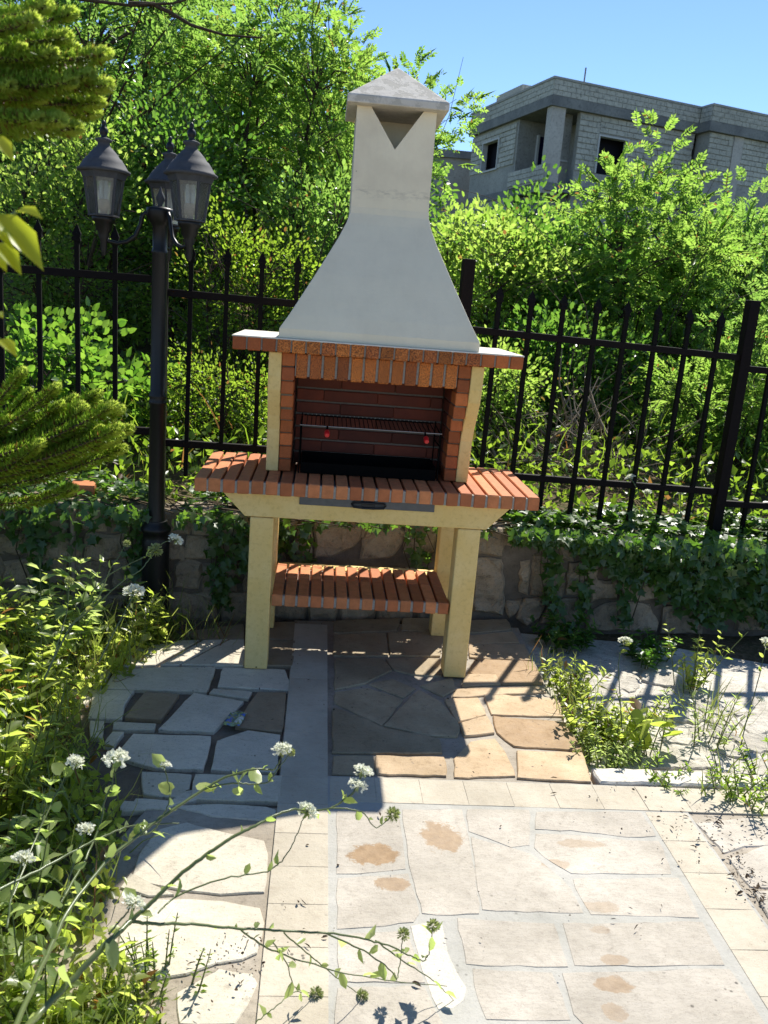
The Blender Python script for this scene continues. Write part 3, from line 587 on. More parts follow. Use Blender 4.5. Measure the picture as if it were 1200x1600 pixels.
L['dry'] = mat_leaf('dry_leaf', (0.10, 0.06, 0.03), (0.24, 0.16, 0.09), (0.12, 0.06, 0.02), (0.22, 0.13, 0.05), 0.25, 0.8, 0.2)
L['debris'] = mat_leaf('dark_debris', (0.03, 0.022, 0.015), (0.10, 0.07, 0.045), (0.02, 0.012, 0.006), (0.05, 0.03, 0.015), 0.15, 0.9, 0.1)
L['petal'] = mat_leaf('white_petal', (0.80, 0.81, 0.70), (0.86, 0.86, 0.78), (0.7, 0.72, 0.55), (0.8, 0.8, 0.66), 0.5, 0.6)
L['seed'] = mat_leaf('seedhead', (0.24, 0.30, 0.10), (0.40, 0.44, 0.20), (0.3, 0.36, 0.08), (0.42, 0.46, 0.16), 0.45)

def mat_ground():
    t = NT('soil'); p = t.geo_pos()
    n1 = t.noise(p, 2.5, 8, 0.65); n2 = t.noise(p, 38, 6, 0.7)
    col = t.mix(t.ramp(n1, [(0.35, 0.0), (0.65, 1.0)]), (0.11, 0.075, 0.045), (0.07, 0.065, 0.025))
    col = t.mix(t.ramp(n2, [(0.45, 0.0), (0.7, 0.8)]), col, (0.22, 0.16, 0.10))
    sep = t.n('ShaderNodeSeparateXYZ'); t.l(p, sep.inputs[0])
    far = t.ramp(t.math('DIVIDE', sep.outputs[1], 30.0), [(0.2, 0.0), (0.6, 1.0)])
    col = t.mix(far, col, t.mix(n1, (0.05, 0.08, 0.02), (0.10, 0.10, 0.04)))
    t.bump(t.math('ADD', n1, n2), 0.6, 0.03)
    return t.fin(col, 0.95, 0.1)
M['soil'] = mat_ground()

# ------------------------------------------------------------------ ground
def wall_y(x): return 0.66 + 0.1 * x
def ground_h(x, y):
    x = np.asarray(x, float); y = np.asarray(y, float)
    base = np.full_like(x, -0.085)
    s = np.clip((y - wall_y(x) - 0.12) / 0.1, 0, 1)
    left = np.clip((1.2 - x) / 3.0, 0, 1)
    slope = 0.10 + 0.22 * left
    bank = 0.42 + slope * np.clip(y - 1.5, 0, 9) + 0.10 * np.clip(y - 10.5, 0, 30)
    bank = bank + 0.06 * np.sin(x * 2.1) * np.sin(y * 1.7) * np.clip(y - 1.2, 0, 1)
    bank = np.where(y > 60, bank - 0.02 * (y - 60), bank)
    return base * (1 - s) + bank * s

def make_ground():
    xs = np.concatenate([[-400, -200, -100, -50, -25, -14, -9, -6.5], np.arange(-5, 6.01, 0.12), [7, 9, 13, 20, 35, 70, 150, 400]])
    ys = np.concatenate([[-300, -120, -50, -20, -10, -6], np.arange(-4, 4.01, 0.08), np.arange(4.4, 12, 0.5), [14, 18, 24, 32, 45, 60, 90, 150, 250, 500]])
    X, Y = np.meshgrid(xs, ys)
    Z = ground_h(X, Y) + np.where((np.abs(X) < 6) & (Y < 4), RNG.normal(0, 0.006, X.shape), 0)
    V = np.stack([X, Y, Z], -1).reshape(-1, 3)
    nx, ny = len(xs), len(ys)
    i = np.arange(nx - 1)[None, :] + np.arange(ny - 1)[:, None] * nx
    F = np.stack([i, i + 1, i + 1 + nx, i + nx], -1).reshape(-1, 4)
    o = link('ground', np_mesh('ground', V, [F], True), M['soil'])
    tag(o, kind='structure')
make_ground()

# ------------------------------------------------------------------ paving
def jag(poly, step=0.035, amp=0.002, rr=random, corner=0.003):
    out = []
    n = len(poly)
    for i in range(n):
        a = Vector(poly[i]); b = Vector(poly[(i + 1) % n])
        d = b - a; k = max(1, int(d.length / step))
        nn = Vector((-d.y, d.x)).normalized() if d.length > 1e-6 else Vector((0, 0))
        for j in range(k):
            q = a + d * (j / k)
            if j == 0:
                q = q + d.normalized() * corner * min(1.0, d.length * 12)
            out.append(q + nn * rr.uniform(-amp, amp))
    return out

def inset(poly, d):
    n = len(poly); res = []
    area = sum(poly[i].x * poly[(i + 1) % n].y - poly[(i + 1) % n].x * poly[i].y for i in range(n))
    sg = 1 if area > 0 else -1
    for i in range(n):
        a, b, c = poly[i - 1], poly[i], poly[(i + 1) % n]
        t = (c - a)
        if t.length < 1e-9: res.append(b.copy()); continue
        t.normalize()
        res.append(b + Vector((-t.y, t.x)) * d * sg)
    return res

def stone(poly, mat, parent, name='paving_stone', z=0.0, th=0.045, bev=0.004, step=0.035, amp=0.002, rough=0.0, fn=None, grow=0.0, corner=0.003):
    P = jag(poly, step, amp, corner=corner)
    if grow: P = inset(P, -grow)
    n = len(P)
    area = sum(P[i].x * P[(i + 1) % n].y - P[(i + 1) % n].x * P[i].y for i in range(n))
    if area < 0: P = P[::-1]
    Q = inset(P, bev)
    bm = bmesh.new()
    lo = [bm.verts.new((p.x, p.y, z - th)) for p in P]
    mi = [bm.verts.new((p.x, p.y, z - bev)) for p in P]
    hi = [bm.verts.new((p.x, p.y, z + random.uniform(-0.0005, 0.0005))) for p in Q]
    for i in range(n):
        j = (i + 1) % n
        bm.faces.new((lo[i], lo[j], mi[j], mi[i])); bm.faces.new((mi[i], mi[j], hi[j], hi[i]))
    top = bm.faces.new(hi)
    if rough:
        r = bmesh.ops.triangulate(bm, faces=[top])
        es = list({e for f in r['faces'] for e in f.edges if not any(v in mi for v in e.verts)})
        inner = [e for e in es if e.calc_length() > 0.03]
        r2 = bmesh.ops.subdivide_edges(bm, edges=inner, cuts=2, use_grid_fill=True)
        from mathutils import noise
        for v in bm.verts:
            if v.co.z > z - bev * 0.5:
                v.co.z += rough * (noise.noise(v.co * 18) + 0.6 * noise.noise(v.co * 45))
    if fn:
        for v in bm.verts: v.co = fn(v.co)
    me = bpy.data.meshes.new(name)
    bm.to_mesh(me); bm.free()
    return link(name, me, mat, parent)

paving = MB().add([(-0.25, -2.6, -0.0009), (0.985, -2.6, -0.0009), (0.985, -0.728, -0.0009), (-0.25, -0.728, -0.0009)], [(0, 1, 2, 3)]).build('paving', M['grout'])
tag(paving, kind='structure')
MB().add([(-0.262, -0.74, -0.009), (0.735, -0.74, -0.009), (0.79, 0.64, -0.009), (-0.262, 0.6, -0.009)], [(0, 1, 2, 3)]).build('mortar_bed', M['mortar'], paving)
MB().add([(-1.25, -2.6, -0.017), (-0.255, -2.6, -0.017), (-0.255, 0.58, -0.017), (-0.75, 0.56, -0.017), (-1.15, 0.0, -0.017)], [(0, 1, 2, 3, 4)]).build('mortar_bed', M['dirt_joint'], paving)
MB().add([(0.97, -2.6, -0.005), (2.6, -2.6, -0.005), (2.6, -0.62, -0.005), (0.97, -0.62, -0.005)], [(0, 1, 2, 3)]).build('mortar_bed', M['mortar'], paving)
MB().add([(-7, -16, -0.03), (9, -16, -0.03), (9, -2.6, -0.03), (-7, -2.6, -0.03)], [(0, 1, 2, 3)]).build('bounce_terrace', M['p'], paving)  # unseen pale sheet behind the camera, added to bounce warm light
MB().add([(-0.80, -2.6, -0.0065), (-0.256, -2.6, -0.0065), (-0.256, -0.90, -0.0065), (-0.62, -0.91, -0.0065), (-0.74, -1.3, -0.0065)], [(0, 1, 2, 3, 4)]).build('mortar_bed', M['mortar'], paving)
for c, p in PLAN['left_stones']:
    stone(p, M[c], paving, z=random.uniform(-0.003, 0.001), bev=0.0025)
for c, p in PLAN['path_stones']:
    stone(p, M[c], paving, z=random.uniform(-0.003, 0.001), amp=0.003, bev=0.003, grow=0.003)
for c, p in PLAN['slab_stones']:
    stone(p, M[c], paving, z=random.uniform(0.0, 0.0008), bev=0.0012, amp=0.003, grow=0.001)
for c, p in PLAN['side_stones']:
    stone(p, M[c], paving, z=random.uniform(-0.002, 0.002), bev=0.004, amp=0.004)
def tile(x0, x1, y0, y1):
    g = 0.0004
    stone([(x0 + g, y0 + g), (x1 - g, y0 + g), (x1 - g, y1 - g), (x0 + g, y1 - g)], M['tile'], paving, 'tile', z=random.uniform(0.0, 0.0008), bev=0.0008, step=0.06, amp=0.0002, corner=0.0)
y = 0.54
while y > -2.4:
    tile(-0.259, -0.112, y - 0.1425, y); y -= 0.1425
x = -0.106
while x < 1.9:
    tile(x, min(x + 0.1385, 2.4), -0.866, -0.732); x += 0.1385
y = -0.872
while y > -2.5:
    tile(0.848, 0.977, y - 0.142, y); y -= 0.142
# white kerb stones along the rough patch
x = 0.752
while x < 2.2:
    w = random.uniform(0.17, 0.3)
    stone([(x, -0.722), (x + w - 0.006, -0.722), (x + w - 0.006, -0.638 + random.uniform(-.006, .006)), (x, -0.638)], M['c'], paving, 'kerb_stone', z=0.004 + random.uniform(0, 0.006), amp=0.005, bev=0.006, th=0.07)
    x += w
rough = MB().add([(0.70, -0.66, -0.057), (2.6, -0.66, -0.057), (2.6, 0.2, -0.057), (1.5, 0.62, -0.057), (0.75, 0.7, -0.057)], [(0, 1, 2, 3, 4)]).build('rough_paving', M['r'])
tag(rough, kind='structure')
for c, p in PLAN['rough_stones']:
    stone(p, M['r'], rough, 'flagstone', z=-0.05 + random.uniform(-0.004, 0.004), th=0.06, bev=0.005, amp=0.008, step=0.02, rough=0.005, grow=0.012, corner=0.006)

# ------------------------------------------------------------------ retaining wall of rubble
WN = Vector((-0.1, 1.0, 0)).normalized()
def wall_fn(off):
    def fn(co):  # local (x, z, out) -> world
        return Vector((co.x, wall_y(co.x) + off - co.z * 1.0, co.y))
    return fn
wall = MB().prism([(-3.2, -0.1), (2.9, -0.1), (2.9, 0.33), (0.6, 0.40), (-3.2, 0.47)], lambda a, b, t: (a, wall_y(a) + t, b), 0.03, 0.36).build('retaining_wall', M['dirt_joint'])
tag(wall, 'low mossy rubble stone wall under the iron fence', 'wall')
placed = []
def wall_stone(p, proud=0.0):
    stone(p, M['w'], wall, 'stone', z=0.012 + proud, th=0.09, bev=0.011, amp=0.006, step=0.03, rough=0.014, fn=wall_fn(0.02))
for p in PLAN['wall_stones']:
    wall_stone(p, random.uniform(-0.008, 0.012))
    placed.append((min(q[0] for q in p), max(q[0] for q in p), min(q[1] for q in p), max(q[1] for q in p)))
def free(x0, x1, z0, z1):
    cx, cz = (x0 + x1) / 2, (z0 + z1) / 2
    for a, b, c, d in placed:
        if min(x1, b) - max(x0, a) > 0.015 and min(z1, d) - max(z0, c) > 0.015:
            return False
    return True
for row, (za, zb) in enumerate([(-0.06, 0.10), (0.10, 0.245), (0.245, 0.36), (0.36, 0.46)]):
    x = -2.4 + row * 0.07
    while x < 2.7:
        w = random.uniform(0.13, 0.27)
        a, b = x + 0.006, x + w - 0.006
        z0, z1 = za + 0.006 + random.uniform(-0.01, .01), zb - 0.006 + random.uniform(-0.01, .01)
        if z1 > 0.40: z1 = 0.475 - 0.028 * (x + 0.7)
        if free(a, b, z0, z1) and z1 - z0 > 0.03:
            j = lambda: random.uniform(-0.014, 0.014)
            wall_stone([(a + j(), z0 + j()), (b + j(), z0 + j()), (b + j(), (z0 + z1) / 2), (b + j(), z1 + j()), ((a + b) / 2, z1 + j()), (a + j(), z1 + j())], random.uniform(-0.012, 0.01))
        x += w
# flat capping rocks on the wall top
for x in np.arange(-2.3, 2.5, 0.21):
    w = random.uniform(0.13, 0.2); yy = wall_y(x) + random.uniform(0.0, 0.02); zt = 0.478 - 0.028 * (x + 0.7)
    stone([(x, yy), (x + w, yy + 0.02), (x + w, yy + 0.17), (x, yy + 0.16)], M['w'], wall, 'stone', z=zt + random.uniform(-.015, .012), th=0.08, bev=0.014, amp=0.01, rough=0.015)

# ------------------------------------------------------------------ iron fence
def fy(x): return 0.89 + 0.1 * x
fence = empty('metal_fence', (0.436, fy(0.436), 0.42), 'dark iron railing fence with spear tips on the rubble wall', 'fence')
def fence_post(x, z1, z0=0.38):
    w = 0.027
    b = MB().box(-w, w, -w, w, 0, z1 - z0)
    o = b.build('post', M['post'], None, 0.003)
    o.location = (x, fy(x), z0); o.rotation_euler = (0, 0, math.atan(0.1))
    adopt(o, fence)
for x, z1, z0 in ((-2.36, 1.70, 0.42), (-0.918, 1.62, 0.42), (0.436, 1.655, 0.40), (1.875, 1.58, 0.35), (3.3, 1.50, 0.2)):
    fence_post(x, z1, z0)
def rail(xa, xb, za, zb):
    b = MB()
    pts = []
    for x, z in ((xa, za), (xb, zb)):
        for dy in (-0.014, 0.014):
            for dz in (-0.016, 0.016):
                pts.append((x, fy(x) + dy, z + dz))
    b.add(pts, [(0, 1, 3, 2), (4, 6, 7, 5), (0, 4, 5, 1), (2, 3, 7, 6), (0, 2, 6, 4), (1, 5, 7, 3)])
    b.build('rail', M['post'], fence, 0.002)
_bar = {}
def bar(x, z0, z1):
    k = round(z1 - z0, 3)
    if k not in _bar:
        h = z1 - z0; w = 0.0098
        b = MB().box(-w, w, -w, w, 0, h - 0.075)
        b.box(-0.016, 0.016, -0.016, 0.016, h - 0.075, h - 0.062)
        b.add([(-0.013, -0.013, h - 0.062), (0.013, -0.013, h - 0.062), (0.013, 0.013, h - 0.062), (-0.013, 0.013, h - 0.062), (-0.018, -0.012, h - 0.045), (0.018, -0.012, h - 0.045), (0.018, 0.012, h - 0.045), (-0.018, 0.012, h - 0.045), (0, 0, h)],
              [(0, 1, 5, 4), (1, 2, 6, 5), (2, 3, 7, 6), (3, 0, 4, 7), (4, 5, 8), (5, 6, 8), (6, 7, 8), (7, 4, 8)])
        _bar[k] = b.mesh('bar'); _bar[k].materials.append(M['iron'])
    o = bpy.data.objects.new('bar', _bar[k]); COL.objects.link(o)
    o.location = (x, fy(x), z0); o.rotation_euler = (random.uniform(-.004, .004), random.uniform(-.006, .006), math.atan(0.1))
    adopt(o, fence)
for xa, xb, ta, tb, ba, bb, low in ((-2.36, -0.955, 1.452, 1.455, 0.80, 0.79, 0.13), (-0.955, 0.436, 1.405, 1.388, 0.743, 0.712, 0.15), (0.436, 1.875, 1.342, 1.302, 0.665, 0.620, 0.19), (1.875, 3.3, 1.25, 1.22, 0.56, 0.53, 0.19)):
    xe = -0.912 if abs(xb + 0.955) < 1e-6 else xb - 0.02
    rail(xa + 0.02, xe, ta, tb); rail(xa + 0.02, xe, ba, bb)
    for k in range(1, 9):
        f = k / 9; x = xa + (xb - xa) * f
        bar(x, ba + (bb - ba) * f - low, ba + (bb - ba) * f - low + round((ta - ba) + low + 0.215, 2))

# ------------------------------------------------------------------ barbecue
bbq = empty('barbecue', (0, 0.25, 0), 'brick and white plaster barbecue with tall chimney hood', 'barbecue')
HB, HM = 0.761, 1.283
# legs
for sx in (-1, 1):
    for (ya, yb) in ((0.032, 0.125), (0.465, 0.55)):
        x0, x1 = sorted((sx * 0.351, sx * 0.440))
        MB().box(x0, x1, ya, yb, 0.0, 0.615).build('leg', M['conc'], bbq, 0.005)
def beam(ya, yb):
    return MB().prism([(-0.46, 0.617), (0.46, 0.617), (0.548, 0.709), (-0.548, 0.709)], lambda a, b, t: (a, t, b), ya, yb).build('beam', M['conc'], bbq, 0.004)
bm_f = beam(0.032, 0.125); beam(0.465, 0.55)
# bench
bench = MB().box(-0.50, 0.50, 0.128, 0.462, 0.655, 0.706).box(-0.645, 0.645, 0.004, 0.03, 0.711, HB - 0.006).box(-0.645, 0.645, 0.03, 0.558, 0.711, HB - 0.026).build('bench', M['bmortar'], bbq)
P25 = 1.30 / 25
for i in range(25):
    x = -0.65 + (i + 0.5) * P25
    brick((x + random.uniform(-.001, .001), 0.2815, HB - 0.0255), (P25 - 0.0085, 0.563, 0.051), M['brick'], bench)
# lower shelf
shelf = MB().box(-0.345, 0.345, 0.041, 0.06, 0.268, 0.306).box(-0.345, 0.345, 0.06, 0.438, 0.268, 0.288).box(-0.345, 0.345, 0.13, 0.20, 0.235, 0.262).build('shelf', M['bmortar'], bbq)
MB().box(-0.35, 0.35, 0.47, 0.548, 0.225, 0.284).build('rail', M['conc'], bbq, 0.003)  # hidden rear rail, added so its shadow trims the sunlit ground strip
P14 = 0.70 / 14
for i in range(14):
    x = -0.350 + (i + 0.5) * P14
    brick((x, 0.037 + 0.11, 0.287), (P14 - 0.0085, 0.219, 0.047), M['brick'], shelf)
    brick((x, 0.037 + 0.313, 0.2865), (P14 - 0.0085, 0.184, 0.047), M['brick'], shelf)
# ash drawer
dr = MB().box(-0.259, 0.252, 0.026, 0.031, 0.676, 0.708).build('drawer', M['steel'], bbq, 0.001)
MB().tube([(-0.062, 0.024, 0.691), (-0.055, 0.012, 0.699), (-0.02, 0.008, 0.700), (0.03, 0.008, 0.700), (0.06, 0.012, 0.698), (0.066, 0.024, 0.690), (0.058, 0.014, 0.682), (0.02, 0.010, 0.680), (-0.02, 0.010, 0.680), (-0.056, 0.014, 0.682), (-0.062, 0.024, 0.691)], 0.0045, 6).box(-0.025, 0.025, 0.012, 0.025, 0.682, 0.698).build('handle', M['black'], dr)
# side slabs (cheeks)
prof = [(0.205, HB + 0.001), (0.198, 0.85), (0.188, 0.93), (0.165, 0.985), (0.128, 1.04), (0.100, 1.09), (0.088, 1.14), (0.084, 1.229), (0.54, 1.229), (0.54, HB + 0.001)]
for sx in (-1, 1):
    MB().prism(prof, lambda a, b, t: (t, a, b), *sorted((sx * 0.3525, sx * 0.400))).build('side_slab', M['conc'], bbq, 0.004)
# firebox
fb = MB().box(-0.345, 0.345, 0.443, 0.535, HB + 0.002, 1.228)
for sx in (-1, 1):
    a, b = sorted((sx * 0.309, sx * 0.350)); fb.prism([(p0 + 0.014, z0) for p0, z0 in prof[:8]] + [(0.44, 1.228), (0.44, HB + 0.002)], lambda a_, b_, t: (t, a_, b_), a, b)
fb.box(-0.30, 0.30, 0.404, 0.442, HB + 0.002, 1.228)
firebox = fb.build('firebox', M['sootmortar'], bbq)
CH = (1.231 - HB) / 9
fr = [float(np.interp(HB + (k + 0.5) * CH, [q[1] for q in prof[:8]], [q[0] for q in prof[:8]])) + 0.003 for k in range(9)]
for k in range(9):
    z = HB + (k + 0.5) * CH
    for sx in (-1, 1):
        ya = fr[k]
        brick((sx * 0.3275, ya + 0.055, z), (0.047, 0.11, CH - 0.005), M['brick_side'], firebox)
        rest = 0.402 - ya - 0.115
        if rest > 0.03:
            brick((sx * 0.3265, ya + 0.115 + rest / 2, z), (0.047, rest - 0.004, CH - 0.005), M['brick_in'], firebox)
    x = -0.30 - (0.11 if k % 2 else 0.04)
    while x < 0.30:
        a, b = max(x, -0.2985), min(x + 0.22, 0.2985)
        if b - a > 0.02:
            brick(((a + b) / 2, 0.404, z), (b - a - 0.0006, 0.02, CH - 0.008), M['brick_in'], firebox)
        x += 0.22
# soldier course
for i in range(12):
    x = -0.303 + (i + 0.5) * 0.0505
    brick((x, 0.113, 1.184), (0.0418, 0.05, 0.089), M['brick_face'], firebox, rot=0.008)
MB().box(-0.302, 0.302, 0.095, 0.135, 1.146, 1.228).build('soldier_mortar', M['bmortar'], firebox)
# mantel
mantel = MB().box(-0.528, 0.528, 0.064, 0.545, 1.2335, 1.2745).build('mantel', M['bmortar'], bbq)
P20 = 1.072 / 20
for i in range(20):
    x = -0.536 + 0.003 + (i + 0.5) * P20
    brick((x, 0.056 + 0.11, 1.2545), (P20 - 0.006, 0.22, 0.049), M['brick_face'] if 2 < i < 17 else M['brick_side'], mantel)
MB().box(-0.5325, 0.5385, 0.057, 0.55, 1.2755, 1.2815).build('mantel_top', M['screed'], mantel, 0.0015)
# hood
def pt(x, y, z): return (x, y, z)
hd = MB()
zb, zl, zt = 1.2815, 1.316, 2.126
def ring(cx, hw, yf, yb, z): return [(cx - hw, yf, z), (cx + hw, yf, z), (cx + hw, yb, z), (cx - hw, yb, z)]
rings = [ring(0.002, 0.370, 0.078, 0.548, zb), ring(0.003, 0.3685, 0.0785, 0.548, zl), ring(0.005, 0.337, 0.100, 0.550, 1.368), ring(0.010, 0.255, 0.172, 0.555, 1.52),
         ring(0.015, 0.186, 0.242, 0.560, 1.655), ring(0.0165, 0.160, 0.272, 0.563, 1.715), ring(0.017, 0.1495, 0.287, 0.564, 1.752), ring(0.017, 0.148, 0.290, 0.565, 1.775)]
vs = [v for r in rings for v in r]; fs = [(3, 2, 1, 0)]
for j in range(len(rings) - 1):
    for k in range(4):
        fs.append((j * 4 + k, j * 4 + (k + 1) % 4, j * 4 + 4 + (k + 1) % 4, j * 4 + 4 + k))
n0 = len(vs) - 4
fs.append((n0, n0 + 1, n0 + 2, n0 + 3))
hood = hd.add(vs, fs).build('hood', M['hood'], bbq, 0.0025, 2)
nk = MB(); T = 0.022; z0 = 1.7735
xc, xa, ya, yb = 0.0165, 0.1472, 0.2905, 0.5645
notch = [(0.002, z0), (0.002, 1.986), (-0.0955, zt), (-xa, zt), (-xa, z0)]
nk.prism([(a + xc, b) for a, b in notch], lambda a, b, t: (a, t, b), ya, ya + T)
notch2 = [(0.002, z0), (0.002, 1.986), (0.0985, zt), (xa, zt), (xa, z0)]
nk.prism([(a + xc, b) for a, b in notch2][::-1], lambda a, b, t: (a, t, b), ya, ya + T)
nk.box(xc - xa + T, xc + xa - T, yb - T, yb, z0, zt)
ym = (ya + T + yb) / 2
for sx in (-1, 1):
    s_notch = [(ym, z0), (ym, 2.0), (ym - 0.08, zt), (ya + T, zt), (ya + T, z0)]  # unseen side notches, added to let light into the neck
    a, b = sorted((xc + sx * xa, xc + sx * (xa - T)))
    nk.prism(s_notch, lambda p, q, t: (t, p, q), a, b)
    nk.prism([(2 * ym - p, q) if p != ya + T else (yb, q) for p, q in s_notch][::-1], lambda p, q, t: (t, p, q), a, b)
neck = nk.build('chimney_neck', M['hood'], hood)
cp = MB()
h = 0.1865; cy = 0.4305; cx = 0.017
base = [(cx - h, cy - h, 2.1265), (cx + h, cy - h, 2.1265), (cx + h, cy + h, 2.1265), (cx - h, cy + h, 2.1265)]
rim = [(x, y, 2.1535) for x, y, z in base]
cp.add(base + rim + [(cx, cy, 2.300)], [(3, 2, 1, 0), (0, 1, 5, 4), (1, 2, 6, 5), (2, 3, 7, 6), (3, 0, 4, 7), (4, 5, 8), (5, 6, 8), (6, 7, 8), (7, 4, 8)])
cp.build('cap', M['cap'], hood, 0.004, 2)

# grill and ash tray stand loose in the firebox
tray = empty('ash_tray', (0, 0.28, 0.764), 'black sooty steel fire tray inside the barbecue opening', 'fire tray')
MB().box(-0.265, 0.268, 0.195, 0.398, 0.764, 0.768).box(-0.265, 0.268, 0.390, 0.398, 0.768, 0.815).box(-0.265, -0.261, 0.195, 0.390, 0.768, 0.812).box(0.264, 0.268, 0.195, 0.390, 0.768, 0.812).box(-0.261, 0.264, 0.195, 0.199, 0.768, 0.806).build('pan', M['soot'], tray)
for xx in (-0.272, 0.275):
    MB().tube([(xx, 0.192, 0.764), (xx, 0.192, 0.965)], 0.0025, 6).tube([(xx, 0.385, 0.764), (xx, 0.385, 0.975)], 0.0025, 6).tube([(xx, 0.192, 0.9), (xx, 0.385, 0.9)], 0.0025, 6).tube([(xx, 0.192, 0.947), (xx, 0.385, 0.960)], 0.0025, 6).build('stand', M['soot'], tray)
grill = empty('grill_rack', (0, 0.28, 0.955), 'wire grill rack with two red handles inside the barbecue', 'grill rack')
MB().tube([(-0.276, 0.187, 0.953), (0.278, 0.187, 0.953)], 0.0020, 8).build('front_bar', M['wire'], grill)
MB().tube([(-0.262, 0.388, 0.966), (0.265, 0.388, 0.966)], 0.0028, 8).build('back_bar', M['soot'], grill)
rods = None
for i in range(30):
    x = -0.25 + i * 0.5 / 29
    if rods is None:
        rods = MB().tube([(0, 0.189, 0.955), (0, 0.392, 0.968)], 0.0016, 5).mesh('rod'); rods.materials.append(M['soot'])
        tipm = MB().tube([(0, 0.390, 0.9695), (0, 0.3935, 0.9695)], 0.0022, 5).mesh('rod_tip'); tipm.materials.append(M['wire'])
    o = bpy.data.objects.new('rod', rods); o.location = (x, 0, 0); COL.objects.link(o); adopt(o, grill)
    o.matrix_parent_inverse = Matrix.Translation(-Vector(grill.location))
    o2 = bpy.data.objects.new('rod_tip', tipm); COL.objects.link(o2); o2.parent = o
for xx in (-0.17, 0.211):
    k = MB().tube([(xx, 0.187, 0.952), (xx, 0.15, 0.940)], 0.004, 8).build('handle', M['soot'], grill)
    MB().tube([(xx, 0.152, 0.941), (xx, 0.146, 0.939), (xx, 0.118, 0.930), (xx, 0.114, 0.929)], [0.007, 0.010, 0.010, 0.007], 10).build('knob', M['red'], k)
tw = MB().tube([(0.50, 0.44, 0.766), (0.525, 0.45, 0.772), (0.55, 0.44, 0.768), (0.585, 0.455, 0.771), (0.60, 0.475, 0.766)], [0.003, 0.003, 0.0025, 0.002, 0.001], 5).tube([(0.55, 0.44, 0.768), (0.545, 0.405, 0.766)], [0.002, 0.001], 5).build('dry_twig', M['red'] if False else M['twig'])
tag(tw, 'thin dry twig lying on the right end of the brick bench', 'twig')

# ------------------------------------------------------------------ lamp post
LX, LY = -0.874, 0.505
lamp = empty('street_lamp', (LX, LY, 0), 'black cast iron garden lamp post with three glass lanterns', 'street lamp')
MB().lathe([(0.075, -0.01), (0.075, 0.02), (0.062, 0.035), (0.060, 0.10), (0.057, 0.33), (0.060, 0.36), (0.054, 0.375), (0.054, 0.40), (0.063, 0.41), (0.063, 0.425), (0.050, 0.44), (0.047, 0.455)], 20, (LX, LY, 0)).build('base', M['lamp'], lamp)
MB().lathe([(0.041, 0.45), (0.035, 0.50), (0.0325, 0.95), (0.037, 0.957), (0.037, 0.965), (0.033, 0.972), (0.037, 0.985), (0.037, 0.99), (0.0315, 1.0), (0.0295, 1.55), (0.032, 1.555), (0.032, 1.565), (0.029, 1.57), (0.029, 1.655), (0.040, 1.67), (0.050, 1.69), (0.055, 1.715), (0.053, 1.725), (0.02, 1.732)], 20, (LX, LY, 0)).build('pole', M['lamp'], lamp)
MB().lathe([(0.012, 1.725), (0.008, 1.74), (0.017, 1.757), (0.018, 1.766), (0.009, 1.785), (0.004, 1.80), (0.001, 1.81)], 10, (LX, LY, 0)).build('finial', M['lamp_grey'], lamp)
HEX = 6
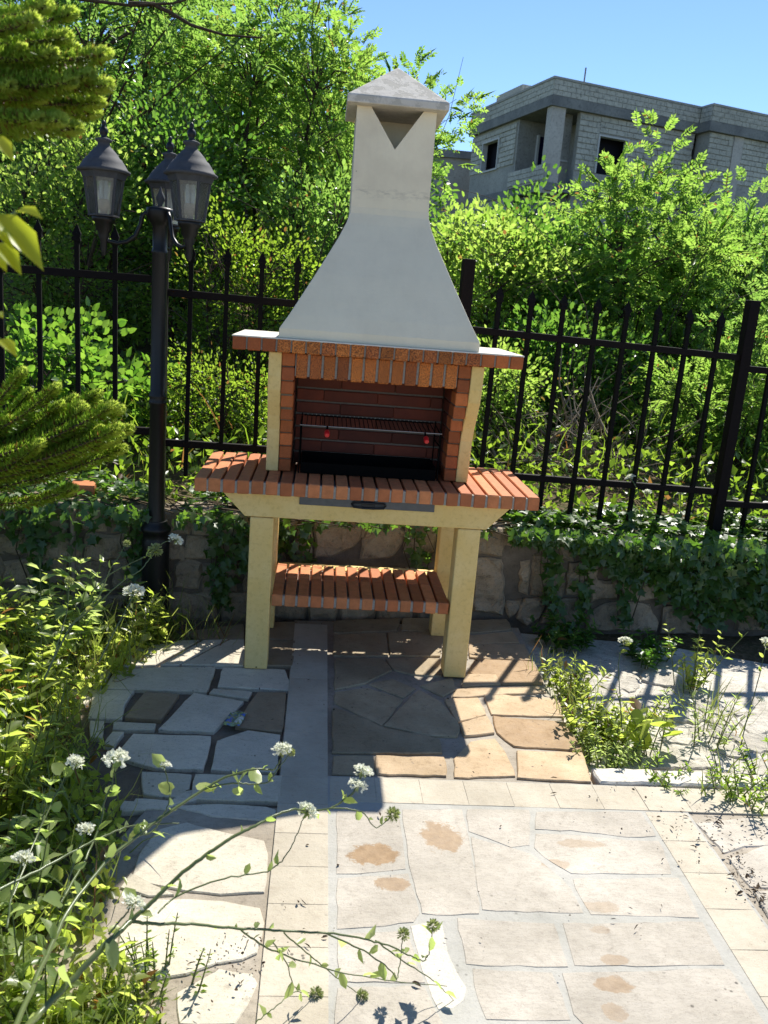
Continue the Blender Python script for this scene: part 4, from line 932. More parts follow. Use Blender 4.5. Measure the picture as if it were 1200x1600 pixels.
def lantern(dx, dy, rot):
    c = (LX + dx, LY + dy, 0)
    b = MB()
    hold = MB().lathe([(0.007, 1.53), (0.012, 1.55), (0.014, 1.585), (0.022, 1.605), (0.021, 1.615), (0.031, 1.627), (0.033, 1.65), (0.044, 1.660), (0.046, 1.674), (0.044, 1.6755)], 18, c)
    rb, rt = 0.054, 0.076
    for k in range(HEX):
        a = 2 * math.pi * k / HEX + rot
        ca, sa = math.cos(a), math.sin(a)
        ta, tb = -sa, ca
        w0, w1 = 0.0032, 0.0042
        q = []
        for (r, z, w) in ((rb, 1.676, w0), (rt, 1.832, w1)):
            for dr_ in (-0.004, 0.004):
                for dw in (-w, w):
                    q.append((c[0] + ca * (r + dr_) + ta * dw, c[1] + sa * (r + dr_) + tb * dw, z))
        b.add(q, [(0, 1, 3, 2), (4, 6, 7, 5), (0, 4, 5, 1), (2, 3, 7, 6), (0, 2, 6, 4), (1, 5, 7, 3)])
    b.lathe([(0.074, 1.815), (0.080, 1.815), (0.088, 1.836), (0.084, 1.838)], HEX, c, True, rot)
    b.lathe([(0.050, 1.674), (0.060, 1.676), (0.060, 1.681), (0.050, 1.683)], HEX, c, True, rot)
    ln = b.build('lantern', M['lamp_grey'], lamp)
    hold.build('lantern_holder', M['lamp'], ln)
    sc = lambda j, k: (1 + 0.018 * (k % 2)) if j in (1, 2) else 1
    MB().lathe([(0.080, 1.836), (0.098, 1.838), (0.099, 1.846), (0.090, 1.852), (0.078, 1.872), (0.066, 1.889), (0.060, 1.892), (0.052, 1.905), (0.036, 1.922), (0.024, 1.933), (0.022, 1.945), (0.030, 1.950), (0.032, 1.957), (0.020, 1.962)], 48, c, scal=sc).build('lantern_roof', M['lamp_grey'], ln)
    MB().lathe([(0.016, 1.960), (0.010, 1.967), (0.015, 1.978), (0.017, 1.988), (0.013, 1.999), (0.006, 2.006), (0.009, 2.012), (0.009, 2.018), (0.002, 2.026)], 10, c).build('finial', M['lamp'], ln)
    for k in range(HEX):
        a0 = 2 * math.pi * k / HEX + rot; a1 = 2 * math.pi * (k + 1) / HEX + rot
        sh = 0.055
        q = []
        for (r, z) in ((rb - 0.001, 1.684), (rt - 0.001, 1.817)):
            for f in (sh, 1 - sh):
                x = (math.cos(a0) * (1 - f) + math.cos(a1) * f) * r; y = (math.sin(a0) * (1 - f) + math.sin(a1) * f) * r
                q.append((c[0] + x, c[1] + y, z))
        nx, ny = -math.cos((a0 + a1) / 2) * 0.0015, -math.sin((a0 + a1) / 2) * 0.0015
        q2 = [(x + nx, y + ny, z) for x, y, z in q]
        MB().add(q + q2, [(0, 1, 3, 2), (4, 6, 7, 5), (0, 4, 5, 1), (1, 5, 7, 3), (3, 7, 6, 2), (2, 6, 4, 0)]).build('glass_pane', M['glass'], ln)
    MB().lathe([(0.014, 1.683), (0.014, 1.70), (0.022, 1.702), (0.022, 1.735), (0.018, 1.74)], 14, c).build('bulb_base', M['bulb_base'], ln)
    bb = MB()
    for (ox, oy) in ((0.009, 0), (-0.009, 0), (0, 0.009)):
        bb.tube([(c[0] + ox, c[1] + oy, 1.738), (c[0] + ox, c[1] + oy, 1.805), (c[0] + ox, c[1] + oy, 1.81)], [0.0085, 0.0085, 0.004], 8)
    bb.build('bulb', M['bulb'], ln)
    # arm
    n_ = Vector((dx, dy, 0)); D = n_.length; n_.normalize()
    pts = []
    for f, z in ((0.03, 1.675), (0.10, 1.70), (0.16, 1.705), (0.21, 1.69), (0.25, 1.655), (0.35, 1.615), (0.52, 1.59), (0.72, 1.580), (0.90, 1.585), (1.0, 1.60)):
        rr = 0.03 + f * (D - 0.03)
        pts.append((LX + n_.x * rr, LY + n_.y * rr, z))
    MB().tube(pts, 0.0085, 8).build('arm', M['lamp'], lamp)
lantern(-0.212, -0.025, 0.30)
lantern(0.138, -0.150, 0.02)
lantern(-0.002, 0.205, 0.5)

# ------------------------------------------------------------------ things on and by the wall
lb = MB().box(-0.05, 0.05, -0.035, 0.06, 0, 0.055).build('loose_brick', M['brick'], None, 0.004)
lb.location = (-1.232, 0.70, 0.498); lb.rotation_euler = (0.03, 0.02, 0.15)
tag(lb, 'single orange brick lying on the ivy wall top left of the lamp', 'brick')
pp = MB().tube([(-1.222, 0.505, -0.05), (-1.224, 0.507, 0.46)], 0.011, 10).tube([(-1.224, 0.507, 0.46), (-1.224, 0.507, 0.475), (-1.255, 0.51, 0.495), (-1.285, 0.515, 0.497)], [0.015, 0.017, 0.015, 0.012], 10).build('water_pipe', M['deadtwig'])
tag(pp, 'thin upright standpipe in front of the left wall', 'pipe')
def wrapper():
    V = []; F = []
    rr = random.Random(5)
    n = 6
    for i in range(n + 1):
        for j in range(n + 1):
            u, v = i / n, j / n
            V.append((-0.43 + (u - 0.5) * 0.055 + (v - .5) * 0.02, -0.395 + (v - 0.5) * 0.10, 0.003 + rr.uniform(0, 0.012)))
    for i in range(n):
        for j in range(n):
            a = i * (n + 1) + j
            F.append((a, a + n + 1, a + n + 2, a + 1))
    t = NT('wrapper_film'); p = t.geo_pos()
    col = t.ramp(t.noise(p, 40, 3), [(0.35, (0.03, 0.12, 0.5)), (0.5, (0.25, 0.30, 0.08)), (0.62, (0.55, 0.6, 0.6))])
    m = t.fin(col, 0.25, 0.6)
    me = np_mesh('plastic_wrapper', np.array(V), [np.array(F)])
    o = link('plastic_wrapper', me, m)
    sm = o.modifiers.new('thick', 'SOLIDIFY'); sm.thickness = 0.0008
    tag(o, 'crumpled blue and green plastic wrapper between shaded paving stones', 'wrapper')
wrapper()

# ------------------------------------------------------------------ unfinished building
BC = Vector((7.792, 31.383)); BA = Vector((-0.2418, 0.9703)); BB = Vector((0.9439, 0.3301))
def bp_(sl, sr, z):
    q = BC + BA * sl + BB * sr
    return (q.x, q.y, z)
bfn = lambda x, y, z: bp_(x, y, z)   # box x=sl, y=sr
bld = empty('unfinished_building', bp_(0, 0, 3.0), 'grey unfinished concrete block house with empty window openings', 'building')
def bbox(name, sl0, sl1, sr0, sr1, z0, z1, mat, parent=None):
    return MB().box(sl0, sl1, sr0, sr1, z0, z1, bfn).build(name, mat, parent or bld)
def bwall(name, sl0, sl1, sr0, sr1, z0, z1, mat):
    return bbox(name, sl0, sl1, sr0, sr1, z0, z1, mat)
rs = MB().box(0, 7.87, 0, 7.1, 9.10, 9.46, bfn).box(-0.75, 7.87, 7.1, 15, 9.10, 9.46, bfn).build('roof_slab', M['bband'], bld)
par = MB().box(0.05, 7.82, 0.05, 0.22, 9.462, 10.02, bfn).box(0.05, 0.22, 0.22, 7.15, 9.462, 10.02, bfn).box(-0.70, 0.05, 7.15, 7.32, 9.462, 10.02, bfn).box(-0.70, -0.53, 7.32, 15, 9.462, 10.02, bfn).build('parapet', M['bconc'], bld)
MB().box(-0.01, 7.87, -0.01, 0.25, 10.022, 10.107, bfn).box(-0.01, 0.25, 0.25, 7.1, 10.022, 10.107, bfn).box(-0.76, 0.25, 7.1, 7.35, 10.022, 10.107, bfn).box(-0.76, -0.5, 7.35, 15, 10.022, 10.107, bfn).build('coping', M['bconc'], par)
_blk = {}
def block_run(face, s0, s1, zb, courses, off, parent, ch=0.19, bl=0.40, skip=None):
    """rows of blocks standing 2 cm proud of a facade; face 'L' runs along sl, 'R' along sr"""
    for c in range(courses):
        s = s0 - (bl / 2 if c % 2 else 0)
        z = zb + c * ch
        while s < s1 - 0.02:
            a, b = max(s, s0), min(s + bl, s1)
            s += bl
            if b - a < 0.05: continue
            if skip and skip((a + b) / 2, z + ch / 2): continue
            key = (face, round(b - a, 2))
            if key not in _blk:
                hl = (b - a) / 2 - 0.008
                g = lambda x, y, zz: ((BA * y + BB * x) if face == 'L' else (BA * x + BB * y)).to_3d() + Vector((0, 0, zz))
                m_ = MB().box(-0.03, 0.03, -hl, hl, 0.008, ch - 0.008, g)
                me = m_.mesh('block'); me.materials.append(M['bblock']); _blk[key] = me
            o = bpy.data.objects.new('block', _blk[key]); COL.objects.link(o)
            m = (a + b) / 2; oo = off + random.uniform(-0.006, 0.006)
            o.location = bp_(m, oo, z) if face == 'L' else bp_(oo, m, z)
            o.parent = parent
block_run('L', 0.03, 7.8, 9.47, 3, 0.045, par, 0.183)
block_run('R', 0.03, 7.1, 9.47, 3, 0.045, par, 0.183)
block_run('R', 7.15, 12.5, 9.47, 3, -0.705, par, 0.183)
block_run('L', -0.7, 0.0, 9.47, 3, 7.145, par, 0.183)
# roof box
MB().box(3.3, 5.8, 0.3, 1.6, 9.47, 10.50, bfn).build('roof_box', M['bblock'], bld)
MB().tube([bp_(0.5, 1.6, 9.5), bp_(0.5, 1.62, 10.75)], 0.03, 6).build('rod', M['bband'], bld)
# walls: left facade
lw = MB()
for (a, b, z0, z1) in ((3.15, 4.75, 4.0, 9.098), (6.40, 7.7, 4.0, 9.098), (4.75, 6.40, 4.0, 7.40), (4.75, 6.40, 8.62, 9.098)):
    lw.box(a, b, 0.18, 0.38, z0, z1, bfn)
lwo = lw.build('left_wall', M['bconc'], bld)
block_run('L', 3.15, 7.7, 7.40, 8, 0.165, lwo, 0.2, 0.4, skip=lambda s, z: 4.7 < s < 6.45 and z < 8.7)
MB().box(4.7, 4.78, 0.10, 0.36, 7.36, 8.66, bfn).box(6.37, 6.45, 0.10, 0.36, 7.36, 8.66, bfn).box(4.78, 6.37, 0.10, 0.36, 7.36, 7.43, bfn).box(4.78, 6.37, 0.10, 0.36, 8.59, 8.66, bfn).build('window_frame', M['wframe'], lwo)
MB().box(4.3, 7.6, 0.62, 2.3, 6.45, 9.08, bfn).build('room_shade', M['dark'], lwo)  # solid near-black block stands for the shade of the unlit room
# corner column and balcony
bbox('column', 0.10, 0.48, 0.10, 0.72, 6.0, 9.098, M['bwarm'])
bal = bbox('balcony_parapet', 0.02, 3.3, 0.06, 0.26, 6.40, 7.05, M['bconc'])
block_run('L', 0.05, 3.25, 6.48, 3, 0.05, bal, 0.19, 0.4)
bbox('balcony_floor', 0.0, 7.8, 0.12, 7.0, 6.10, 6.395, M['bband'])
bbox('balcony_side_wall', 3.0, 3.148, 0.19, 2.6, 6.40, 9.098, M['bconc'])
bbox('balcony_back_wall', 0.9, 3.0, 2.45, 2.6, 6.40, 9.098, M['bconc'])
MB().box(2.85, 2.98, 1.15, 2.1, 6.41, 8.55, bfn).build('door_opening', M['blue'], bld)  # solid slab coloured as the shaded doorway, not a real hole
MB().box(2.80, 2.97, 1.05, 1.14, 6.41, 8.6, bfn).build('door_frame', M['wframe'], bld)
# right facade
rw = MB()
for (a, b, z0, z1) in ((1.45, 2.42, 4.0, 9.098), (2.42, 3.80, 4.0, 7.0), (2.42, 3.80, 8.40, 9.098), (3.80, 7.1, 4.0, 9.098)):
    rw.box(0.20, 0.42, a, b, z0, z1, bfn)
rwo = rw.build('right_wall', M['bconc'], bld)
block_run('R', 1.45, 2.42, 7.0, 10, 0.185, rwo, 0.205)
block_run('R', 2.42, 7.1, 8.50, 3, 0.185, rwo, 0.195)
block_run('R', 3.85, 7.1, 7.4, 5, 0.185, rwo, 0.21)
MB().box(0.1, 0.4, 2.38, 2.44, 7.0, 8.42, bfn).box(0.1, 0.4, 3.78, 3.84, 7.0, 8.42, bfn).box(0.1, 0.4, 2.44, 3.78, 8.36, 8.42, bfn).build('window_frame', M['wframe'], rwo)
MB().box(0.8, 0.85, 2.0, 4.4, 6.4, 9.0, bfn).build('room_shade', M['dark'], rwo)  # near-black sheet painted as the shade behind the window opening
bbox('recess_wall', 0.85, 1.0, 0.73, 1.5, 6.4, 9.098, M['bconc'])
MB().box(0.80, 0.84, 0.86, 0.92, 7.35, 8.9, bfn).box(0.80, 0.84, 0.92, 1.45, 7.35, 7.41, bfn).build('window_frame', M['wframe'], bld)
rj = MB().box(-0.55, -0.35, 7.3, 15, 4.0, 9.098, bfn).box(-0.35, 0.3, 7.3, 7.5, 4.0, 9.098, bfn).build('projecting_wall', M['bconc'], bld)
block_run('R', 7.3, 8.55, 7.3, 9, -0.565, rj, 0.2)
block_run('R', 9.1, 12.0, 7.3, 9, -0.565, rj, 0.2)
bbox('column', -0.62, -0.552, 8.57, 9.08, 4.0, 9.098, M['bwarm'])
MB().box(0.5, 7.6, 0.5, 15, 2.0, 6.09, bfn).build('lower_storey', M['bband'], bld)
MB().box(0.9, 7.6, 2.7, 15, 6.4, 9.09, bfn).build('core', M['bconc'], bld)
nb = empty('neighbour_house', (6.0, 41, 3.0), 'low grey house partly hidden behind the left of the unfinished building', 'building')
MB().box(3.4, 9.5, 42, 50, 2, 8.6).build('wall', M['bconc'], nb)
MB().box(3.2, 9.7, 41.8, 50.2, 8.6, 8.95).build('roof_slab', M['bband'], nb)

# ------------------------------------------------------------------ foliage machinery
TEMPL = {
    'kite': (np.array([(0, 0, 0), (0.45, 0.5, 0.10), (1, 0, -0.05), (0.45, -0.5, 0.10)]), [np.array([(0, 1, 2), (0, 2, 3)])]),
    'oval': (np.array([(0, 0, 0), (0.22, 0.40, 0.10), (0.6, 0.47, 0.12), (1, 0, -0.08), (0.6, -0.47, 0.12), (0.22, -0.40, 0.10), (0.45, 0, 0.0)]),
             [np.array([(0, 1, 6), (1, 2, 6), (2, 3, 6), (0, 6, 5), (5, 6, 4), (4, 6, 3)])]),
    'ivy': (np.array([(0, 0, 0), (-0.16, 0.34, 0.03), (0.16, 0.30, 0.06), (0.36, 0.62, 0.02), (0.56, 0.26, 0.05), (1, 0, -0.08), (0.56, -0.26, 0.05), (0.36, -0.62, 0.02), (0.16, -0.30, 0.06), (-0.16, -0.34, 0.03)]),
            [np.array([(0, 1, 2), (0, 2, 4), (2, 3, 4), (0, 4, 5), (0, 5, 6), (0, 6, 8), (6, 7, 8), (0, 8, 9)])]),
    'round': (np.array([(0, 0, 0), (0.05, 0.35, 0.06), (0.45, 0.55, 0.10), (0.85, 0.38, 0.06), (1, 0, 0.02), (0.85, -0.38, 0.06), (0.45, -0.55, 0.10), (0.05, -0.35, 0.06), (0.45, 0, 0)]),
              [np.array([(0, 1, 8), (1, 2, 8), (2, 3, 8), (3, 4, 8), (4, 5, 8), (5, 6, 8), (6, 7, 8), (7, 0, 8)])]),
    'heart': (np.array([(0, 0, 0), (-0.12, 0.28, 0.05), (0.12, 0.50, 0.08), (0.50, 0.47, 0.07), (0.80, 0.24, 0.02), (1, 0, -0.10), (0.80, -0.24, 0.02), (0.50, -0.47, 0.07), (0.12, -0.50, 0.08), (-0.12, -0.28, 0.05), (0.45, 0, 0.0)]), [np.array([(0, 1, 10), (1, 2, 10), (2, 3, 10), (3, 4, 10), (4, 5, 10), (5, 6, 10), (6, 7, 10), (7, 8, 10), (8, 9, 10), (9, 0, 10)])]),
    'leaflet': (np.array([(0, 0, 0), (0.28, 0.44, 0.08), (0.72, 0.42, 0.08), (1, 0, -0.06), (0.72, -0.42, 0.08), (0.28, -0.44, 0.08)]), [np.array([(0, 1, 3), (1, 2, 3), (0, 3, 5), (3, 4, 5)])]),
    'blade': (np.array([(0, 0.5, 0), (0, -0.5, 0), (0.4, 0.42, 0.10), (0.4, -0.42, 0.10), (0.75, 0.25, 0.02), (0.75, -0.25, 0.02), (1, 0, -0.22)]),
              [np.array([(0, 1, 3), (0, 3, 2), (2, 3, 5), (2, 5, 4), (4, 5, 6)])]),
}
def norm(v):
    return v / np.maximum(np.linalg.norm(v, axis=-1, keepdims=True), 1e-9)

def leaf_arrays(P, D, N, Ln, W, shape):
    """arrays for leaves at P pointing along D with upper side N"""
    T, Fs = TEMPL[shape]
    D = norm(D); S = norm(np.cross(N, D)); N2 = np.cross(D, S)
    Ln = np.broadcast_to(Ln, (len(P),)); W = np.broadcast_to(W, (len(P),))
    V = (P[:, None, :] + D[:, None, :] * (T[None, :, 0, None] * Ln[:, None, None]) + S[:, None, :] * (T[None, :, 1, None] * W[:, None, None])
         + N2[:, None, :] * (T[None, :, 2, None] * Ln[:, None, None]))
    k = len(T); base = (np.arange(len(P)) * k)[:, None, None]
    F = (Fs[0][None] + base).reshape(-1, 3)
    return V.reshape(-1, 3), F

class Leaves:
    def __init__(s): s.V, s.F, s.n = [], [], 0
    def add(s, P, D, N, Ln, W, shape='kite'):
        if len(P) == 0: return s
        V, F = leaf_arrays(np.asarray(P, float), np.asarray(D, float), np.asarray(N, float), Ln, W, shape)
        s.V.append(V); s.F.append(F + s.n); s.n += len(V)
        return s
    def build(s, name, mat, parent=None):
        V = np.concatenate(s.V); F = np.concatenate(s.F)
        return link(name, np_mesh(name, V, [F]), mat, parent)

def rdir(n, zbias=0.0):
    v = RNG.normal(size=(n, 3)); v[:, 2] += zbias
    return norm(v)

def pinnate(lv, P, D, N, L_, pairs, ll, lw):
    """compound leaves: rachis from P along D, drooping; leaflets in pairs"""
    n = len(P); D = norm(D); S = norm(np.cross(N, D)); N2 = np.cross(D, S)
    L_ = np.broadcast_to(L_, (n,))
    lv.add(P, D - 0.12 * N2 * 0, N2, L_, 0.004, 'kite')
    for i in range(pairs):
        f = 0.22 + 0.75 * i / max(pairs - 1, 1)
        q = P + D * (L_ * f)[:, None] - np.array([0, 0, 1.0]) * (L_ * 0.28 * f * f)[:, None]
        size = (1 - 0.35 * abs(f - 0.55)) * RNG.uniform(0.8, 1.15, n)
        for sg in (-1, 1):
            d = S * sg * 0.9 + D * 0.45 + RNG.normal(0, 0.12, (n, 3)) - N2 * RNG.uniform(-0.1, 0.25, n)[:, None]
            nn = N2 + RNG.normal(0, 0.3, (n, 3))
            lv.add(q, d, nn, ll * size, lw * size * RNG.uniform(0.8, 1.15, n), 'leaflet')
    q = P + D * L_[:, None] - np.array([0, 0, 1.0]) * (L_ * 0.28)[:, None]
    lv.add(q, D - 0.4 * np.array([0, 0, 1.0]), N2, ll, lw, 'kite')

def shrub(name, label, cat, base, c, r, leaf, kind, clumps, per, size, trunk_r=0.02, group=None, leader=1, cr=0.22, droop=0.0, extra=None, sun_top=0.6, crown_name='crown', limbs=()):
    """stems + crown of leaf clumps through an ellipsoid (uneven outline, gaps between clumps)"""
    clumps = int(clumps * 1.45); per = int(round(per * 0.82)); cr = cr * 1.2
    root = empty(name, base, label, cat, group)
    base = np.array(base, float); c = np.array(c, float); r = np.array(r, float)
    u = rdir(clumps); rad = RNG.uniform(0.25, 1.0, clumps) ** 0.55
    lump = 1 + 0.28 * np.sin(u[:, 0] * 5.1 + c[0] * 3) * np.cos(u[:, 2] * 4.3 + c[1]) + RNG.normal(0, 0.10, clumps)
    CP = c + u * (rad * lump)[:, None] * r
    CP[:, 2] = np.maximum(CP[:, 2], ground_h(CP[:, 0], CP[:, 1]) + 0.08)
    if extra is not None: CP = np.concatenate([CP, np.array(extra, float)])
    tk = MB()
    tops = []
    for k in range(leader):
        a = 2 * math.pi * k / leader + 0.7
        off = np.array([math.cos(a), math.sin(a), 0]) * (0.45 * r[0] if leader > 1 else 0.05)
        top = c + off * np.array([1, r[1] / r[0], 0]) + np.array([0, 0, r[2] * 0.65])
        n = 7; pts = []
        for i in range(n):
            f = i / (n - 1)
            w = np.array([math.sin(f * 5 + k), math.cos(f * 4 + k * 2), 0]) * 0.035 * r[0] * (f > 0)
            pts.append(base + (top - base) * f + w + np.array([off[0], off[1], 0]) * 0.3 * math.sin(f * math.pi))
        tk.tube(pts, [trunk_r * (1 - 0.82 * i / (n - 1)) for i in range(n)], 6)
        tops.append(pts)
    for q in CP:
        pts = tops[int(np.argmin([min(np.linalg.norm(p - q) for p in ps) for ps in tops]))]
        zt = q[2] - 0.35 * np.linalg.norm((q - np.array(pts[-1]))[:2]) - 0.1
        i = int(np.clip(np.argmin([abs(p[2] - zt) for p in pts]), 0, len(pts) - 2))
        s0 = pts[i]; m = (s0 + q) / 2 + RNG.normal(0, 0.04, 3) + np.array([0, 0, 0.06])
        tk.tube([s0, m, q], [trunk_r * 0.33, trunk_r * 0.2, 0.0022], 4, False)
    tk.build('trunk', M['bark'], root)
    lv = Leaves()
    idx = np.repeat(np.arange(len(CP)), per)
    n = len(idx)
    o = rdir(n) * (RNG.uniform(0, 1, n) ** 0.5)[:, None] * cr
    P = CP[idx] + o * np.array([1, 1, 0.75])
    out = norm(norm(P - c) * 0.6 + norm(o) * 0.9 + RNG.normal(0, 0.35, (n, 3)) + np.array([0, 0, 0.25 - droop]))
    N = norm(np.array(SUN_V) * 1.0 + RNG.normal(0, 0.5, (n, 3)))
    if kind == 'pinnate':
        pinnate(lv, P, out, N, RNG.uniform(0.55, 1.2, n) * size * 4.2, 6, size * 0.92, size * 0.43)
    elif kind == 'kite':
        lv.add(P, out, N, RNG.uniform(0.45, 1.25, n) * size, RNG.uniform(0.35, 0.68, n) * size, 'leaflet')
    elif kind == 'narrow':
        lv.add(P, out, N, RNG.uniform(0.7, 1.25, n) * size, RNG.uniform(0.2, 0.28, n) * size, 'kite')
    else:
        lv.add(P, out, N, RNG.uniform(0.6, 1.2, n) * size, RNG.uniform(0.65, 0.85, n) * size, kind)
    for k_, lp in enumerate(limbs):
        MB().tube(lp, [(0.016 if lp[0][0] < -1 else 0.007) * (1 - 0.7 * i / (len(lp) - 1)) for i in range(len(lp))], 6).build('limb', M['bark'], root)
    lv.build(crown_name, L[leaf], root)
    return root

def gz(x, y): return float(ground_h(x, y)) - 0.02
GT = 'trees on the bank behind the fence'
GS = 'shrubs on the bank behind the fence'
# right of the hood
shrub('leafy_tree', 'bright green bush tree with feathery leaves below the unfinished building', 'tree', (2.45, 3.9, gz(2.45, 3.9)), (2.4, 4.1, 1.65), (0.85, 0.7, 0.9), 'pinnate', 'pinnate', 110, 17, 0.046, 0.028, GT, 2, 0.2,
      extra=[(2.40, 4.25, 2.86), (2.45, 4.2, 2.6), (2.68, 4.2, 2.52), (2.02, 4.2, 2.5), (1.85, 4.2, 2.3), (2.2, 4.2, 2.5), (2.85, 4.2, 2.5), (3.0, 4.15, 2.35)])
shrub('round_leaf_shrub', 'light green shrub showing above the railing right beside the white hood', 'shrub', (1.0, 3.6, gz(1.0, 3.6)), (0.98, 3.7, 1.44), (0.60, 0.5, 0.80), 'small', 'kite', 120, 55, 0.052, 0.02, GS, 3, 0.17)
shrub('round_leaf_shrub', 'mid green shrub between the hood side shrub and the feathery bush tree', 'shrub', (1.65, 3.9, gz(1.65, 3.9)), (1.5, 4.0, 1.34), (0.50, 0.5, 0.82), 'dark', 'kite', 120, 55, 0.052, 0.02, GS, 2, 0.17)
shrub('leafy_tree', 'wide green bush tree at the right edge of the photo above the end fence post', 'tree', (3.4, 4.4, gz(3.4, 4.4)), (3.4, 4.5, 1.5), (0.85, 0.7, 0.9), 'pinnate2', 'pinnate', 100, 16, 0.044, 0.026, GT, 2, 0.2)
shrub('fern_leaf_shrub', 'low pale feathery shrub behind the right fence post', 'shrub', (2.5, 2.25, gz(2.5, 2.25)), (2.45, 2.35, 0.88), (0.6, 0.4, 0.48), 'pinnate', 'pinnate', 46, 15, 0.034, 0.012, GS, 3, 0.15)
shrub('low_shrub', 'low tangled green shrub seen through the bars right of the bench', 'shrub', (0.85, 2.2, gz(0.85, 2.2)), (0.85, 2.4, 0.85), (0.45, 0.4, 0.42), 'small', 'kite', 70, 70, 0.036, 0.01, GS, 3, 0.15)
shrub('low_shrub', 'dark low shrub behind the heap of dead twigs', 'shrub', (1.5, 2.9, gz(1.5, 2.9)), (1.5, 3.0, 0.95), (0.7, 0.4, 0.55), 'dark', 'kite', 80, 50, 0.05, 0.012, GS, 3, 0.17)
shrub('fern_leaf_shrub', 'tall dark feathery shrub crowding the frame edge right of the end fence post', 'shrub', (3.1, 2.7, gz(3.1, 2.7)), (3.1, 2.8, 1.0), (0.6, 0.5, 0.7), 'pinnate2', 'pinnate', 70, 15, 0.038, 0.016, GS, 3, 0.17)
# left of the hood
shrub('tall_tree', 'tall airy tree with dark thin limbs reaching the sky left of the chimney cap', 'tree', (-0.75, 4.3, gz(-0.75, 4.3)), (-0.62, 4.9, 2.75), (0.78, 0.8, 1.05), 'pinnate', 'pinnate', 120, 17, 0.042, 0.034, GT, 4, 0.22,
      extra=[(-0.35, 5.0, 3.75), (-0.15, 5.0, 3.6), (0.02, 5.1, 3.42), (-0.5, 5.0, 3.85), (-0.9, 5.0, 3.8), (-0.25, 5, 3.5), (0.0, 5.0, 3.25), (-0.7, 5.0, 3.95)],
      limbs=[[(-0.45, 4.6, 3.2), (-0.32, 4.49, 2.95), (-0.27, 4.45, 2.78), (-0.16, 4.38, 2.53), (-0.08, 4.33, 2.36)], [(-0.38, 4.55, 3.15), (-0.24, 4.48, 2.93), (-0.21, 4.42, 2.68), (-0.07, 4.31, 2.28)], [(-0.5, 4.5, 3.1), (-0.36, 4.47, 2.82), (-0.24, 4.4, 2.58), (-0.16, 4.35, 2.4)]])
shrub('tall_tree', 'big shady tree filling the upper left behind the lamp', 'tree', (-2.3, 4.6, gz(-2.3, 4.6)), (-2.2, 5.0, 3.0), (1.15, 0.9, 1.55), 'pinnate2', 'pinnate', 150, 17, 0.044, 0.04, GT, 3, 0.25,
      extra=[(-1.5, 5.2, 4.0), (-1.3, 5.2, 4.1), (-1.1, 5.0, 4.15), (-1.7, 5.0, 4.2), (-1.1, 2.8, 3.2), (-1.4, 2.9, 3.2), (-0.75, 2.75, 3.0), (-1.75, 2.9, 3.2)],
      limbs=[[(-2.25, 4.6, 3.0), (-2.3, 3.6, 3.15), (-2.05, 2.81, 3.09), (-1.73, 2.78, 3.07), (-1.5, 2.76, 3.06), (-1.23, 2.74, 3.09), (-1.0, 2.75, 3.17)],
             [(-1.5, 2.77, 3.07), (-1.35, 2.76, 3.08), (-1.23, 2.73, 3.03), (-1.11, 2.7, 2.97), (-0.91, 2.68, 2.93), (-0.68, 2.66, 2.93)]])
shrub('small_leaf_shrub', 'yellow green fine leaved shrub behind the leftmost lantern', 'shrub', (-2.0, 3.1, gz(-2.0, 3.1)), (-1.95, 3.2, 1.65), (0.8, 0.5, 0.75), 'small', 'kite', 150, 60, 0.042, 0.02, GS, 4, 0.17)
shrub('small_leaf_shrub', 'dense fine leaved shrub between lamp post and hood seen through the bars', 'shrub', (-0.85, 2.7, gz(-0.85, 2.7)), (-0.75, 2.85, 1.3), (0.55, 0.4, 0.62), 'fine', 'kite', 120, 70, 0.032, 0.018, GS, 4, 0.15)
shrub('small_leaf_shrub', 'dark green shrub directly behind the left slope of the hood', 'shrub', (-0.2, 3.4, gz(-0.2, 3.4)), (-0.2, 3.5, 1.6), (0.5, 0.45, 0.75), 'pinnate2', 'kite', 110, 60, 0.046, 0.02, GS, 3, 0.17)
shrub('small_leaf_shrub', 'dark leafy shrub directly behind the lamp post top', 'shrub', (-1.35, 3.5, gz(-1.35, 3.5)), (-1.35, 3.6, 1.9), (0.5, 0.5, 0.85), 'dark', 'kite', 110, 60, 0.048, 0.02, GS, 3, 0.18)
shrub('sapling', 'slender sapling with feathery sprays rising behind the chimney cap', 'tree', (0.45, 4.6, gz(0.45, 4.6)), (0.42, 4.75, 2.7), (0.22, 0.2, 0.55), 'pinnate', 'pinnate', 16, 8, 0.044, 0.016, GT, 1, 0.12,
      extra=[(0.36, 4.6, 3.32), (0.45, 4.6, 3.22), (0.62, 4.6, 3.15), (0.78, 4.6, 3.12), (0.86, 4.6, 3.07), (0.70, 4.6, 2.95), (0.80, 4.6, 2.85), (0.6, 4.6, 2.7), (0.75, 4.6, 2.62), (0.5, 4.6, 2.5), (0.7, 4.6, 2.4)])
shrub('broad_leaf_creeper', 'pale broad leaved creeper covering the bank behind the left fence bars', 'creeper', (-2.0, 1.7, gz(-2.0, 1.7)), (-1.95, 1.95, 0.72), (0.85, 0.45, 0.42), 'bank', 'heart', 120, 36, 0.05, 0.01, None, 4, 0.16)
shrub('low_shrub', 'low dry tinged undergrowth shrub left of the bench behind the bars', 'shrub', (-0.75, 1.85, gz(-0.75, 1.85)), (-0.75, 1.95, 0.72), (0.5, 0.35, 0.36), 'fine', 'kite', 70, 110, 0.024, 0.01, GS, 3, 0.13)
